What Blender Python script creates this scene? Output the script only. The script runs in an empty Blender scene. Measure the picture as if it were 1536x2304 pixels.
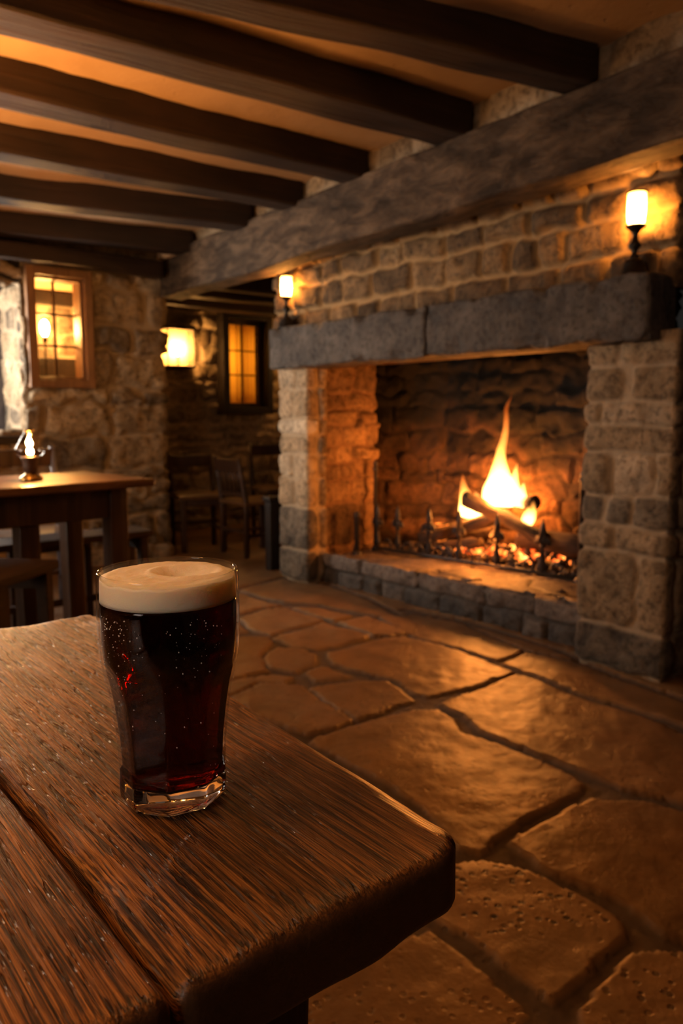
import bpy, math, random
import numpy as np
from mathutils import Vector, Matrix

S = bpy.context.scene
COL = S.collection
rng = np.random.default_rng(7)
random.seed(7)

# ------------------------------------------------------------------ noise
def _h(ix, iy, iz, seed):
    h = (ix.astype(np.int64) * 374761393 + iy.astype(np.int64) * 668265263 + iz.astype(np.int64) * 2147483647 + seed * 974634777) & 0xffffffff
    h = ((h ^ (h >> 13)) * 1274126177) & 0xffffffff
    h = h ^ (h >> 16)
    return (h & 0xffff) / 65535.0

def vnoise(P, seed=0):
    P = np.asarray(P, float)
    i = np.floor(P); f = P - i; f = f * f * (3 - 2 * f)
    x, y, z = i[..., 0], i[..., 1], i[..., 2]
    r = 0
    for dx in (0, 1):
        wx = f[..., 0] if dx else 1 - f[..., 0]
        for dy in (0, 1):
            wy = f[..., 1] if dy else 1 - f[..., 1]
            for dz in (0, 1):
                wz = f[..., 2] if dz else 1 - f[..., 2]
                r = r + wx * wy * wz * _h(x + dx, y + dy, z + dz, seed)
    return r * 2 - 1

def fbm(P, scale=1.0, octs=3, seed=0, gain=.5):
    P = np.asarray(P, float) * scale
    a, s, t = 1.0, 0, 0
    for o in range(octs):
        s = s + a * vnoise(P, seed + o * 17); t += a
        P = P * 2.03 + 11.3; a *= gain
    return s / t

def sstep(a, b, x):
    t = np.clip((x - a) / (b - a), 0, 1)
    return t * t * (3 - 2 * t)

# ------------------------------------------------------------------ objects
def link(name, me, mat=None, parent=None, loc=None, rot=None, smooth=True):
    o = bpy.data.objects.new(name, me)
    COL.objects.link(o)
    if mat is not None:
        for m in (mat if isinstance(mat, (list, tuple)) else [mat]):
            me.materials.append(m)
    if smooth:
        me.polygons.foreach_set('use_smooth', [True] * len(me.polygons))
    if parent is not None: o.parent = parent
    if loc is not None: o.location = loc
    if rot is not None: o.rotation_euler = rot
    return o

def mesh(name, V, F, attrs=None, mi=None):
    me = bpy.data.meshes.new(name)
    V = np.asarray(V, float)
    me.from_pydata(V.tolist(), [], F if isinstance(F, list) else np.asarray(F).tolist())
    for k, a in (attrs or {}).items():
        at = me.attributes.new(k, 'FLOAT', 'POINT')
        at.data.foreach_set('value', np.asarray(a, np.float32).ravel())
    if mi is not None:
        me.polygons.foreach_set('material_index', np.asarray(mi, np.int32))
    me.update()
    return me

def tag(o, label=None, cat=None, group=None, kind=None):
    if label: o['label'] = label
    if cat: o['category'] = cat
    if group: o['group'] = group
    if kind: o['kind'] = kind
    return o

def thing(name, label, cat, loc=(0, 0, 0), rz=0, group=None):
    o = bpy.data.objects.new(name, None); COL.objects.link(o)
    o.empty_display_size = .1
    o.location = loc; o.rotation_euler = (0, 0, rz)
    return tag(o, label, cat, group)

def join(parts):
    V, F, M, n = [], [], [], 0
    for p in parts:
        v, f = p[0], p[1]
        V.append(np.asarray(v, float))
        F += [[i + n for i in q] for q in f]
        M += [p[2] if len(p) > 2 else 0] * len(f)
        n += len(v)
    return np.concatenate(V), F, M

def xf(vf, loc=(0, 0, 0), rot=(0, 0, 0), scale=(1, 1, 1)):
    from mathutils import Euler
    R = np.array(Euler(rot).to_matrix())
    v = (np.asarray(vf[0]) * np.array(scale)) @ R.T + np.array(loc)
    return (v, vf[1]) + tuple(vf[2:])

# rounded, optionally rough box, centred; returns (V, F)
def rbox(sx, sy, sz, r=.006, res=.1, amp=0, nscale=6, seed=0, stretch=(1, 1, 1), corner=0):
    h = np.array([sx, sy, sz]) / 2
    r = min(r, h.min() * .95)
    def axis(L):
        n = max(1, int(round((2 * L - 2 * r) / res)))
        inner = np.linspace(-L + r, L - r, n + 1)
        e = r * np.array([1, .62, .25]) if r > 0.002 else r * np.array([1.])
        return np.concatenate([-L + r - e, inner, (L - r + e)[::-1]])
    ax = [axis(x) for x in h]
    V, F, key = [], [], {}
    n = [len(a) for a in ax]
    def vid(i, j, k):
        t = (i, j, k)
        if t not in key:
            key[t] = len(V); V.append((ax[0][i], ax[1][j], ax[2][k]))
        return key[t]
    for (a, b, c) in ((0, 1, 2), (1, 2, 0), (2, 0, 1)):
        for side in (0, n[c] - 1):
            for i in range(n[a] - 1):
                for j in range(n[b] - 1):
                    q = []
                    for (p, s) in ((i, j), (i + 1, j), (i + 1, j + 1), (i, j + 1)):
                        t = [0, 0, 0]; t[a] = p; t[b] = s; t[c] = side
                        q.append(vid(*t))
                    F.append(q if side else q[::-1])
    V = np.array(V)
    q = np.clip(V, -h + r, h - r)
    d = V - q
    m = np.abs(d).max(1); l = np.linalg.norm(d, axis=1)
    k = np.where(l > 1e-9, m / np.maximum(l, 1e-9), 1)
    V = q + d * k[:, None]
    if corner:
        R = corner
        qx = np.clip(V[:, 0], -h[0] + R, h[0] - R); qy = np.clip(V[:, 1], -h[1] + R, h[1] - R)
        dx, dy = V[:, 0] - qx, V[:, 1] - qy
        m = np.maximum(abs(dx), abs(dy)); l = np.hypot(dx, dy)
        k = np.where(l > 1e-9, m / np.maximum(l, 1e-9), 1)
        V[:, 0] = qx + dx * k; V[:, 1] = qy + dy * k
    if amp:
        st = np.array(stretch)
        D = np.stack([fbm(V * st, nscale, 3, seed + 31 * c) for c in range(3)], 1)
        V = V + D * amp
    return V, F

def lathe(prof, n=32, cap=True):
    V, F = [], []
    for (r, z) in prof:
        for k in range(n):
            a = 2 * math.pi * k / n
            V.append((r * math.cos(a), r * math.sin(a), z))
    for i in range(len(prof) - 1):
        for k in range(n):
            k2 = (k + 1) % n
            F.append([i * n + k, i * n + k2, (i + 1) * n + k2, (i + 1) * n + k])
    if cap:
        F.append(list(range(n))[::-1])
        F.append([(len(prof) - 1) * n + k for k in range(n)])
    return np.array(V), F

def tube(pts, rad, n=10, cap=True, amp=0, seed=0, nscale=8):
    pts = np.array(pts, float)
    rad = np.full(len(pts), rad) if np.isscalar(rad) else np.array(rad)
    T = np.gradient(pts, axis=0); T /= np.linalg.norm(T, axis=1)[:, None] + 1e-12
    ref = np.array([0, 0, 1.]) if abs(T[0][2]) < .9 else np.array([1., 0, 0])
    V, F = [], []
    a = None
    for i in range(len(pts)):
        a = ref - T[i] * (ref @ T[i]) if a is None else a - T[i] * (a @ T[i])
        a /= np.linalg.norm(a); b = np.cross(T[i], a)
        for k in range(n):
            t = 2 * math.pi * k / n
            V.append(pts[i] + rad[i] * (a * math.cos(t) + b * math.sin(t)))
    for i in range(len(pts) - 1):
        for k in range(n):
            k2 = (k + 1) % n
            F.append([i * n + k, i * n + k2, (i + 1) * n + k2, (i + 1) * n + k])
    if cap:
        F.append(list(range(n))[::-1]); F.append([(len(pts) - 1) * n + k for k in range(n)])
    V = np.array(V)
    if amp:
        V = V + amp * np.stack([fbm(V, nscale, 2, seed + c * 7) for c in range(3)], 1)
    return V, F

def blob(r, seed, amp=.35, sub=8):
    # lumpy sphere
    V, F = [], []
    m, n = sub, sub * 2
    for i in range(m + 1):
        t = math.pi * i / m
        for k in range(n):
            a = 2 * math.pi * k / n
            V.append((math.sin(t) * math.cos(a), math.sin(t) * math.sin(a), math.cos(t)))
    for i in range(m):
        for k in range(n):
            k2 = (k + 1) % n
            F.append([i * n + k, (i + 1) * n + k, (i + 1) * n + k2, i * n + k2])
    V = np.array(V)
    V = V * (1 + amp * fbm(V, 1.6, 2, seed))[:, None] * np.array(r)
    return V, F

def prism(poly, t):
    n = len(poly)
    V = [(x, -t / 2, z) for x, z in poly] + [(x, t / 2, z) for x, z in poly]
    F = [list(range(n)), list(range(n, 2 * n))[::-1]]
    for i in range(n):
        j = (i + 1) % n
        F.append([i, n + i, n + j, j])
    return np.array(V, float), F

# ------------------------------------------------------------------ materials
class NT:
    def __init__(s, name):
        s.m = bpy.data.materials.new(name); s.m.use_nodes = True
        s.t = s.m.node_tree; s.t.nodes.clear()
        s.out = s.t.nodes.new('ShaderNodeOutputMaterial')
    def n(s, typ, **kw):
        nd = s.t.nodes.new('ShaderNode' + typ)
        for k, v in kw.items():
            if k.startswith('_'): setattr(nd, k[1:], v)
            else:
                key = int(k[1:]) if k[0] == 'i' and k[1:].isdigit() else k.replace('__', ' ')
                if hasattr(v, 'is_output') and v.is_output: s.t.links.new(v, nd.inputs[key])
                else: nd.inputs[key].default_value = v
        return nd
    def l(s, a, b): s.t.links.new(a, b)
    def coord(s, scale=(1, 1, 1), kind='Object', rot=(0, 0, 0)):
        c = s.n('TexCoord')
        mp = s.n('Mapping', Vector=c.outputs[kind], Scale=scale, Rotation=rot)
        return mp.outputs[0]
    def noise(s, vec, scale, detail=4, rough=.55, dist=0):
        return s.n('TexNoise', Vector=vec, Scale=scale, Detail=detail, Roughness=rough, Distortion=dist).outputs['Fac']
    def ramp(s, fac, stops, interp='LINEAR'):
        r = s.n('ValToRGB', Fac=fac)
        cr = r.color_ramp; cr.interpolation = interp
        while len(cr.elements) < len(stops): cr.elements.new(.5)
        for e, (p, c) in zip(cr.elements, stops):
            e.position = p; e.color = (*c, 1) if len(c) == 3 else c
        return r.outputs['Color']
    def math(s, op, a, b=0.0, c=0.0):
        nd = s.n('Math', _operation=op)
        for i, v in enumerate((a, b, c)):
            if hasattr(v, 'is_output'): s.l(v, nd.inputs[i])
            else: nd.inputs[i].default_value = v
        return nd.outputs[0]
    def mix(s, f, a, b, blend='MIX'):
        nd = s.n('Mix', _data_type='RGBA', _blend_type=blend)
        for i, v in ((0, f), (6, a), (7, b)):
            if hasattr(v, 'is_output'): s.l(v, nd.inputs[i])
            else: nd.inputs[i].default_value = (*v, 1) if isinstance(v, tuple) and len(v) == 3 else v
        return nd.outputs[2]
    def bump(s, h, strength=.5, dist=.01, normal=None):
        b = s.n('Bump', Height=h, Strength=strength, Distance=dist)
        if normal is not None: s.l(normal, b.inputs['Normal'])
        return b.outputs[0]
    def attr(s, name): return s.n('Attribute', _attribute_name=name).outputs['Fac']
    def principled(s, **kw):
        p = s.n('BsdfPrincipled', **kw)
        s.l(p.outputs[0], s.out.inputs['Surface'])
        return s.m

def plain(name, col, rough=.6, metal=0, spec=.5):
    t = NT(name)
    n = t.noise(t.coord(), 14, 3)
    c = t.mix(n, tuple(x * .75 for x in col), tuple(min(1, x * 1.2) for x in col))
    return t.principled(Base__Color=c, Roughness=rough, Metallic=metal, Specular__IOR__Level=spec)

def stone_mat(name, ramp, mortar, mottle=.5, rough=.85, soot=0.0, bump=.7, lk=.14):
    t = NT(name)
    co = t.coord()
    base = t.ramp(t.attr('tone'), ramp)
    n1 = t.noise(co, 9, 5, .6, .6)
    n2 = t.noise(co, 38, 4, .65)
    n3 = t.noise(co, 150, 3, .6)
    dark = t.mix(mottle, base, (0, 0, 0)); lite = t.mix(lk, base, (.75, .58, .38))
    c = t.mix(t.ramp(n1, [(.32, (0, 0, 0)), (.68, (1, 1, 1))]), dark, lite)
    c = t.mix(t.ramp(n2, [(.36, (1, 1, 1)), (.52, (0, 0, 0))]), c, t.mix(.55, c, (.01, .008, .006)))
    mc = t.mix(n2, tuple(x * .7 for x in mortar), mortar)
    c = t.mix(t.attr('mort'), c, mc)
    if soot:
        s = t.ramp(t.noise(co, 3.2, 4), [(.3, (0, 0, 0)), (.75, (1, 1, 1))])
        c = t.mix(t.math('MULTIPLY', s, soot), c, (.012, .009, .008))
    h = t.math('ADD', t.math('MULTIPLY', n2, .6), t.math('MULTIPLY', n3, .25))
    h = t.math('ADD', h, n1)
    return t.principled(Base__Color=c, Roughness=rough, Specular__IOR__Level=.25, Normal=t.bump(h, bump, .018))

def wood_mat(name, c0, c1, axis=0, rough=(.45, .7), grain=1.0, bump=.4, spec=.4, coat=0):
    t = NT(name)
    sc = [16 * grain] * 3; sc[axis] = 1.2 * grain
    co = t.coord(tuple(sc))
    n1 = t.noise(co, 1.6, 6, .6, .8)
    sc2 = [70 * grain] * 3; sc2[axis] = 2.5 * grain
    n2 = t.noise(t.coord(tuple(sc2)), 1.0, 4, .6)
    nb = t.noise(t.coord(), 3.0, 3)
    f = t.math('ADD', t.math('MULTIPLY', n1, .65), t.math('MULTIPLY', n2, .35))
    c = t.ramp(f, [(.33, c0), (.66, c1)])
    c = t.mix(t.ramp(nb, [(.35, (0, 0, 0)), (.7, (1, 1, 1))]), t.mix(.45, c, (0, 0, 0)), c)
    r = t.n('MapRange', Value=n1, i3=rough[0], i4=rough[1]).outputs[0]
    h = t.math('ADD', n1, t.math('MULTIPLY', n2, .7))
    return t.principled(Base__Color=c, Roughness=r, Specular__IOR__Level=spec, Normal=t.bump(h, bump, .008), Coat__Weight=coat, Coat__Roughness=.25)

def emit(name, col, strength):
    t = NT(name)
    e = t.n('Emission', Color=(*col, 1), Strength=strength)
    t.l(e.outputs[0], t.out.inputs['Surface'])
    return t.m

RAMP_WALL = [(0, (.055, .052, .05)), (.22, (.12, .1, .08)), (.45, (.24, .17, .10)), (.7, (.38, .28, .18)), (1, (.52, .43, .32))]
M = {}
M['stone'] = stone_mat('limestone', RAMP_WALL, (.37, .29, .20), .45)
M['stone_rubble'] = stone_mat('rubble_stone', [(0, (.07, .06, .05)), (.3, (.17, .13, .09)), (.6, (.34, .24, .14)), (1, (.56, .44, .29))], (.40, .31, .21), .5)
M['stone_breast'] = stone_mat('breast_stone', [(0, (.035, .024, .016)), (.5, (.11, .064, .030)), (1, (.26, .16, .075))], (.34, .22, .105), .6, lk=.05)
M['brick_soot'] = stone_mat('sooty_brick', [(0, (.007, .006, .005)), (.5, (.085, .043, .023)), (1, (.19, .098, .052))], (.04, .023, .013), .4, .9, .3, lk=0)
M['brick_jamb'] = stone_mat('scorched_jamb', [(0, (.10, .06, .035)), (.5, (.26, .15, .08)), (1, (.42, .26, .14))], (.24, .14, .08), .5, .9, .3, lk=.06)
M['mantel'] = stone_mat('mantel_stone', [(0, (.04, .038, .04)), (1, (.10, .092, .09))], (.02, .02, .02), .45, .75, lk=.04)
M['hearth'] = stone_mat('hearth_stone', [(0, (.05, .048, .048)), (1, (.24, .19, .16))], (.07, .06, .05), .4, .6, lk=.06)
M['joist'] = wood_mat('joist_oak', (.010, .005, .003), (.045, .021, .010), 0, (.5, .8), .8, .8)
def beam_mat():
    t = NT('weathered_beam')
    n1 = t.noise(t.coord((1, .35, 1)), 16, 6, .65, .6); n2 = t.noise(t.coord((1, .6, 1)), 5, 4); n3 = t.noise(t.coord((1, .5, 1)), 70, 4, .6)
    c = t.ramp(n1, [(.34, (.028, .018, .012)), (.5, (.095, .064, .042)), (.68, (.20, .135, .085))])
    c = t.mix(t.ramp(n2, [(.35, (0, 0, 0)), (.65, (1, 1, 1))]), t.mix(.6, c, (.02, .014, .01)), c)
    h = t.math('ADD', n1, t.math('ADD', t.math('MULTIPLY', n2, .8), t.math('MULTIPLY', n3, .35)))
    return t.principled(Base__Color=c, Roughness=.8, Specular__IOR__Level=.2, Normal=t.bump(h, .9, .02))
M['beam'] = beam_mat()
M['oak_dark'] = wood_mat('dark_oak', (.018, .008, .005), (.07, .03, .014), 2, (.35, .6), 1.2, .3)
M['oak_top'] = wood_mat('polished_oak', (.05, .022, .01), (.16, .075, .032), 0, (.22, .42), 1.2, .25)
M['bench'] = wood_mat('bench_oak', (.014, .007, .004), (.05, .022, .01), 0, (.65, .85), 1.2, .3, .25)
M['seat'] = wood_mat('seat_oak', (.07, .032, .012), (.2, .1, .04), 0, (.3, .55), 1.2, .3)
M['pine'] = wood_mat('honey_pine', (.19, .085, .032), (.36, .18, .075), 2, (.4, .6), 1.0, .2)
M['black_wood'] = wood_mat('black_wood', (.006, .004, .003), (.02, .012, .009), 2, (.4, .6), 1, .3)
M['iron'] = plain('wrought_iron', (.04, .038, .04), .5, .4)
M['black'] = plain('black_metal', (.018, .015, .013), .45, .5)
M['cream'] = plain('cream_backplate', (.8, .68, .42), .6)
M['brass'] = plain('old_brass', (.55, .36, .12), .25, 1)
M['blue_grey'] = plain('daylit_blue_grey', (.10, .10, .13), .35)  # on the chair posts this tint stands in for cool window light
M['curtain'] = None

def plaster():
    t = NT('tan_plaster')
    co = t.coord()
    n = t.noise(co, 4, 4); n2 = t.noise(co, 24, 4)
    c = t.mix(n, (.42, .27, .15), (.58, .4, .24))
    pits = t.ramp(t.n('TexVoronoi', Vector=co, Scale=16).outputs['Distance'], [(.04, (0, 0, 0)), (.12, (1, 1, 1))])
    h = t.math('ADD', t.math('MULTIPLY', n2, .6), t.math('MULTIPLY', pits, .5))
    return t.principled(Base__Color=c, Roughness=.85, Specular__IOR__Level=.2, Normal=t.bump(h, .6, .012))
M['plaster'] = plaster()

def floor_mat():
    t = NT('flagstone')
    co = t.coord()
    base = t.ramp(t.attr('tone'), [(0, (.15, .075, .03)), (.5, (.22, .115, .045)), (1, (.30, .17, .075))])
    n1 = t.noise(co, 5, 5, .6, .5); n2 = t.noise(co, 26, 5, .65); n3 = t.noise(co, 120, 3)
    c = t.mix(t.ramp(n1, [(.3, (0, 0, 0)), (.7, (1, 1, 1))]), t.mix(.5, base, (.02, .012, .006)), base)
    vor = t.n('TexVoronoi', Vector=co, Scale=42, Randomness=1).outputs['Distance']
    pm = t.math('MULTIPLY', t.ramp(vor, [(.22, (1, 1, 1)), (.34, (0, 0, 0))]), t.ramp(n1, [(.40, (0, 0, 0)), (.52, (1, 1, 1))]))
    pm = t.math('MULTIPLY', pm, t.attr('pit'))
    c = t.mix(pm, c, (.015, .008, .004))
    c = t.mix(t.attr('mort'), c, t.mix(n2, (.04, .026, .017), (.12, .08, .05)))
    h = t.math('SUBTRACT', t.math('ADD', t.math('MULTIPLY', n1, .8), t.math('ADD', t.math('MULTIPLY', n2, .45), t.math('MULTIPLY', n3, .08))), t.math('MULTIPLY', pm, .5))
    r = t.n('MapRange', Value=n2, i3=.34, i4=.6).outputs[0]
    r = t.math('ADD', r, t.math('MULTIPLY', t.attr('mort'), .35))
    return t.principled(Base__Color=c, Roughness=r, Specular__IOR__Level=.45, Normal=t.bump(h, .55, .012))
M['floor'] = floor_mat()

def table_mat():
    t = NT('worn_table_oak')
    co = t.coord((1, 1, 1))
    cg = t.coord((160, 3, 160))
    n1 = t.noise(cg, 1.0, 6, .65, .9)
    fine = t.noise(t.coord((780, 13, 780)), 1.0, 4, .6, .4)
    pore = t.noise(t.coord((330, 30, 330)), 1.0, 2, .5, .25)
    pore2 = t.noise(t.coord((9, 5, 9)), 1.0, 3)
    pore_m = t.math('MULTIPLY', t.ramp(pore, [(.56, (0, 0, 0)), (.63, (1, 1, 1))]), t.ramp(pore2, [(.35, (.15, .15, .15)), (.6, (1, 1, 1))]))
    big = t.noise(t.coord((2.6, 1.2, 2)), 3, 4)
    f = t.math('ADD', t.math('MULTIPLY', n1, .32), t.math('MULTIPLY', fine, .68))
    c = t.ramp(f, [(.41, (.024, .007, .0015)), (.48, (.18, .060, .010)), (.60, (.52, .20, .040))])
    c = t.mix(t.ramp(big, [(.3, (0, 0, 0)), (.62, (1, 1, 1))]), t.mix(.55, c, (.01, .003, .001)), c)
    c = t.mix(t.math('MULTIPLY', pore_m, .8), c, (.012, .008, .007))
    line = t.noise(t.coord((1050, 12, 1050)), 1.0, 2, .5, .2)
    c = t.mix(t.math('MULTIPLY', t.ramp(line, [(.36, (1, 1, 1)), (.44, (0, 0, 0))]), .8), c, (.014, .006, .003))
    glint = t.noise(t.coord((420, 26, 420), rot=(0, 0, .3)), 1.0, 1, .5, .2)  # sky glints of the dents, coloured into the wood as grey streaks
    glint_m = t.math('MULTIPLY', t.ramp(glint, [(.66, (0, 0, 0)), (.72, (1, 1, 1))]), t.ramp(pore2, [(.45, (0, 0, 0)), (.62, (1, 1, 1))]))
    c = t.mix(t.math('MULTIPLY', glint_m, .7), c, (.13, .125, .125))
    knots = t.n('TexVoronoi', Vector=co, Scale=11).outputs['Distance']
    km = t.ramp(knots, [(.025, (1, 1, 1)), (.045, (0, 0, 0))])
    c = t.mix(t.math('MULTIPLY', km, .85), c, (.008, .004, .002))
    h = t.math('SUBTRACT', t.math('ADD', t.math('MULTIPLY', n1, .7), t.math('MULTIPLY', fine, .7)), t.math('MULTIPLY', pore_m, .7))
    ny = t.math('ABSOLUTE', t.n('SeparateXYZ', Vector=t.n('TexCoord').outputs['Normal']).outputs['Y'])
    bst = t.n('MapRange', Value=ny, i1=.15, i2=.7, i3=.75, i4=.12).outputs[0]
    c = t.mix(t.n('MapRange', Value=ny, i1=.3, i2=.8).outputs[0], c, t.mix(n1, (.02, .008, .003), (.09, .036, .011)))
    r = t.n('MapRange', Value=big, i3=.26, i4=.44).outputs[0]
    r = t.math('ADD', r, t.math('MULTIPLY', fine, .1))
    return t.principled(Base__Color=c, Roughness=r, Specular__IOR__Level=.5, Normal=t.bump(h, bst, .003))
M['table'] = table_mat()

def thin_glass(name, tint=(1, 1, 1), ior=1.45, rough=.02):
    t = NT(name)
    tr = t.n('BsdfTransparent', Color=(*tint, 1)); gl = t.n('BsdfGlossy', Roughness=rough)
    bf = t.n('NewGeometry').outputs['Backfacing']
    fr = t.n('Fresnel', IOR=t.n('MapRange', Value=bf, i3=ior, i4=1 / ior).outputs[0])
    mx = t.n('MixShader', i0=fr.outputs[0], i1=tr.outputs[0], i2=gl.outputs[0])
    t.l(mx.outputs[0], t.out.inputs['Surface'])
    return t.m
M['thin_glass'] = thin_glass('clear_thin_glass')
M['pane'] = thin_glass('window_pane', (.95, .93, .88), 1.3, .05)
def solid_glass():
    t = NT('solid_glass')
    g = t.n('BsdfGlass', IOR=1.48, Roughness=0, Color=(.98, .98, .98, 1))
    t.l(g.outputs[0], t.out.inputs['Surface'])
    return t.m
M['glass'] = solid_glass()
def frosted(name, col, k=.6):
    t = NT(name)
    tr = t.n('BsdfTransparent', Color=(1, .95, .85, 1)); tl = t.n('BsdfTranslucent', Color=(*col, 1))
    mx = t.n('MixShader', i0=k, i1=tr.outputs[0], i2=tl.outputs[0])
    t.l(mx.outputs[0], t.out.inputs['Surface'])
    return t.m
M['shade'] = frosted('frosted_shade', (1, .85, .6), .55)
M['lantern_glass'] = frosted('lantern_glass', (1, .85, .55), .16)
M['curtain'] = frosted('yellow_curtain', (.8, .52, .14), .97)

def beer():
    t = NT('dark_beer')
    g = t.n('BsdfGlass', IOR=1.34, Roughness=0, Color=(1, 1, 1, 1))
    v = t.n('VolumeAbsorption', Color=(.78, .27, .02, 1), Density=250)
    t.l(g.outputs[0], t.out.inputs['Surface']); t.l(v.outputs[0], t.out.inputs['Volume'])
    return t.m
M['beer'] = beer()
def foam():
    t = NT('beer_foam')
    co = t.coord()
    n = t.noise(co, 900, 2); n2 = t.noise(co, 60, 3)
    c = t.mix(n2, (.84, .68, .46), (.94, .82, .62))
    return t.principled(Base__Color=c, Roughness=.6, Specular__IOR__Level=.3, Subsurface__Weight=.8, Subsurface__Radius=(.016, .011, .007), Subsurface__Scale=1.0, Normal=t.bump(t.math('ADD', n, n2), .35, .0006))
M['foam'] = foam()
M['bubble'] = plain('bubble', (.8, .78, .76), .08)

def flame_mat(name, zlo, zhi, k):
    t = NT(name)
    z = t.n('SeparateXYZ', Vector=t.n('NewGeometry').outputs['Position']).outputs['Z']
    f = t.n('MapRange', Value=z, i1=zlo, i2=zhi).outputs[0]
    col = t.ramp(f, [(0, (1, .50, .13)), (.45, (1, .40, .07)), (1, (1, .17, .015))])
    st = t.ramp(f, [(0, (1, 1, 1)), (.30, (.6, .6, .6)), (.6, (.22, .22, .22)), (1, (.06, .06, .06))])
    e = t.n('Emission', Color=col, Strength=t.math('MULTIPLY', st, k))
    t.l(e.outputs[0], t.out.inputs['Volume'])
    return t.m

def log_mat():
    t = NT('charred_log')
    co = t.coord()
    n = t.noise(t.coord((1, 1, .2)), 22, 5); n2 = t.noise(co, 9, 4)
    c = t.ramp(n, [(.35, (.012, .008, .006)), (.6, (.07, .04, .025)), (.8, (.2, .13, .085))])
    g = t.ramp(n2, [(.60, (0, 0, 0)), (.72, (1, 1, 1))])
    g2 = t.ramp(n, [(.3, (1, 1, 1)), (.45, (0, 0, 0))])
    return t.principled(Base__Color=c, Roughness=.85, Normal=t.bump(n, 1, .02), Emission__Color=(1, .2, .02, 1), Emission__Strength=t.math('MULTIPLY', t.math('MULTIPLY', g, g2), 4.0))
M['log'] = log_mat()
M['coal'] = plain('black_coal', (.05, .035, .03), .7)
def ember_mat():
    t = NT('glowing_ember')
    n = t.noise(t.coord(), 16, 3)
    col = t.ramp(n, [(.35, (1, .05, .005)), (.6, (1, .22, .03)), (.75, (1, .5, .15))])
    st = t.ramp(n, [(.35, (.05, .05, .05)), (.7, (1, 1, 1))])
    return t.principled(Base__Color=(.03, .02, .015, 1), Roughness=.9, Emission__Color=col, Emission__Strength=t.math('MULTIPLY', st, 2.6))
M['ember'] = ember_mat()

# ------------------------------------------------------------------ camera
FPX = 1733.0
pitch = math.atan(220 / FPX); yaw = math.radians(39.1)
cam_d = bpy.data.cameras.new('camera'); cam = bpy.data.objects.new('camera', cam_d); COL.objects.link(cam)
cam.location = (0, 0, 1.0)
cam.rotation_euler = (math.pi / 2 - pitch, 0, -yaw)
cam_d.sensor_fit = 'VERTICAL'; cam_d.sensor_height = 36; cam_d.sensor_width = 24
cam_d.lens = FPX / 2304 * 36
cam_d.clip_start = .02
cam_d.dof.use_dof = True
cam_d.dof.focus_distance = .475
cam_d.dof.aperture_fstop = 10.5
S.camera = cam

# ------------------------------------------------------------------ stonework
# stones: (u0, u1, v0, v1, tone).  Strip runs along a plan path, displaced along its normal.
def courses(U, V0, V1, hs, ws, seed, tones=(.2, 1.0), u_start=0.0):
    r = random.Random(seed); out = []
    v = V0
    while v < V1 - .01:
        h = r.uniform(*hs)
        if V1 - v - h < hs[0] * .6: h = V1 - v
        u = u_start - r.uniform(0, ws[1])
        while u < U:
            w = r.uniform(*ws)
            out.append((u, u + w, v, v + h, r.uniform(*tones)))
            u += w
        v += h
    return out

def rubble(uu, vv, su, sv, seed):
    # irregular stones: cell noise, returns edge distance (in m) and tone per point
    x = uu / su; y = vv / sv
    wx = fbm(np.stack([x, y, 0 * x], -1), .9, 2, seed) * .22
    wy = fbm(np.stack([x, y, 0 * x + 5], -1), .9, 2, seed + 3) * .35
    x = x + wx; y = y + wy
    ix, iy = np.floor(x), np.floor(y)
    f1 = np.full(x.shape, 9.); f2 = np.full(x.shape, 9.); idt = np.zeros(x.shape)
    for dx in (-1, 0, 1):
        for dy in (-1, 0, 1):
            cx, cy = ix + dx, iy + dy
            px = cx + .5 + .42 * (_h(cx, cy, cx * 0, seed) * 2 - 1) + .5 * (cy % 2)
            py = cy + .5 + .38 * (_h(cx, cy, cx * 0 + 1, seed) * 2 - 1)
            px = px - .25
            d = np.maximum(abs(x - px) * .9, abs(y - py)) * .6 + np.hypot(x - px, y - py) * .4
            t = _h(cx, cy, cx * 0 + 2, seed)
            closer = d < f1
            f2 = np.where(closer, f1, np.minimum(f2, d))
            idt = np.where(closer, t, idt)
            f1 = np.where(closer, d, f1)
    return (f2 - f1) * min(su, sv) * .5, idt

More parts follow.
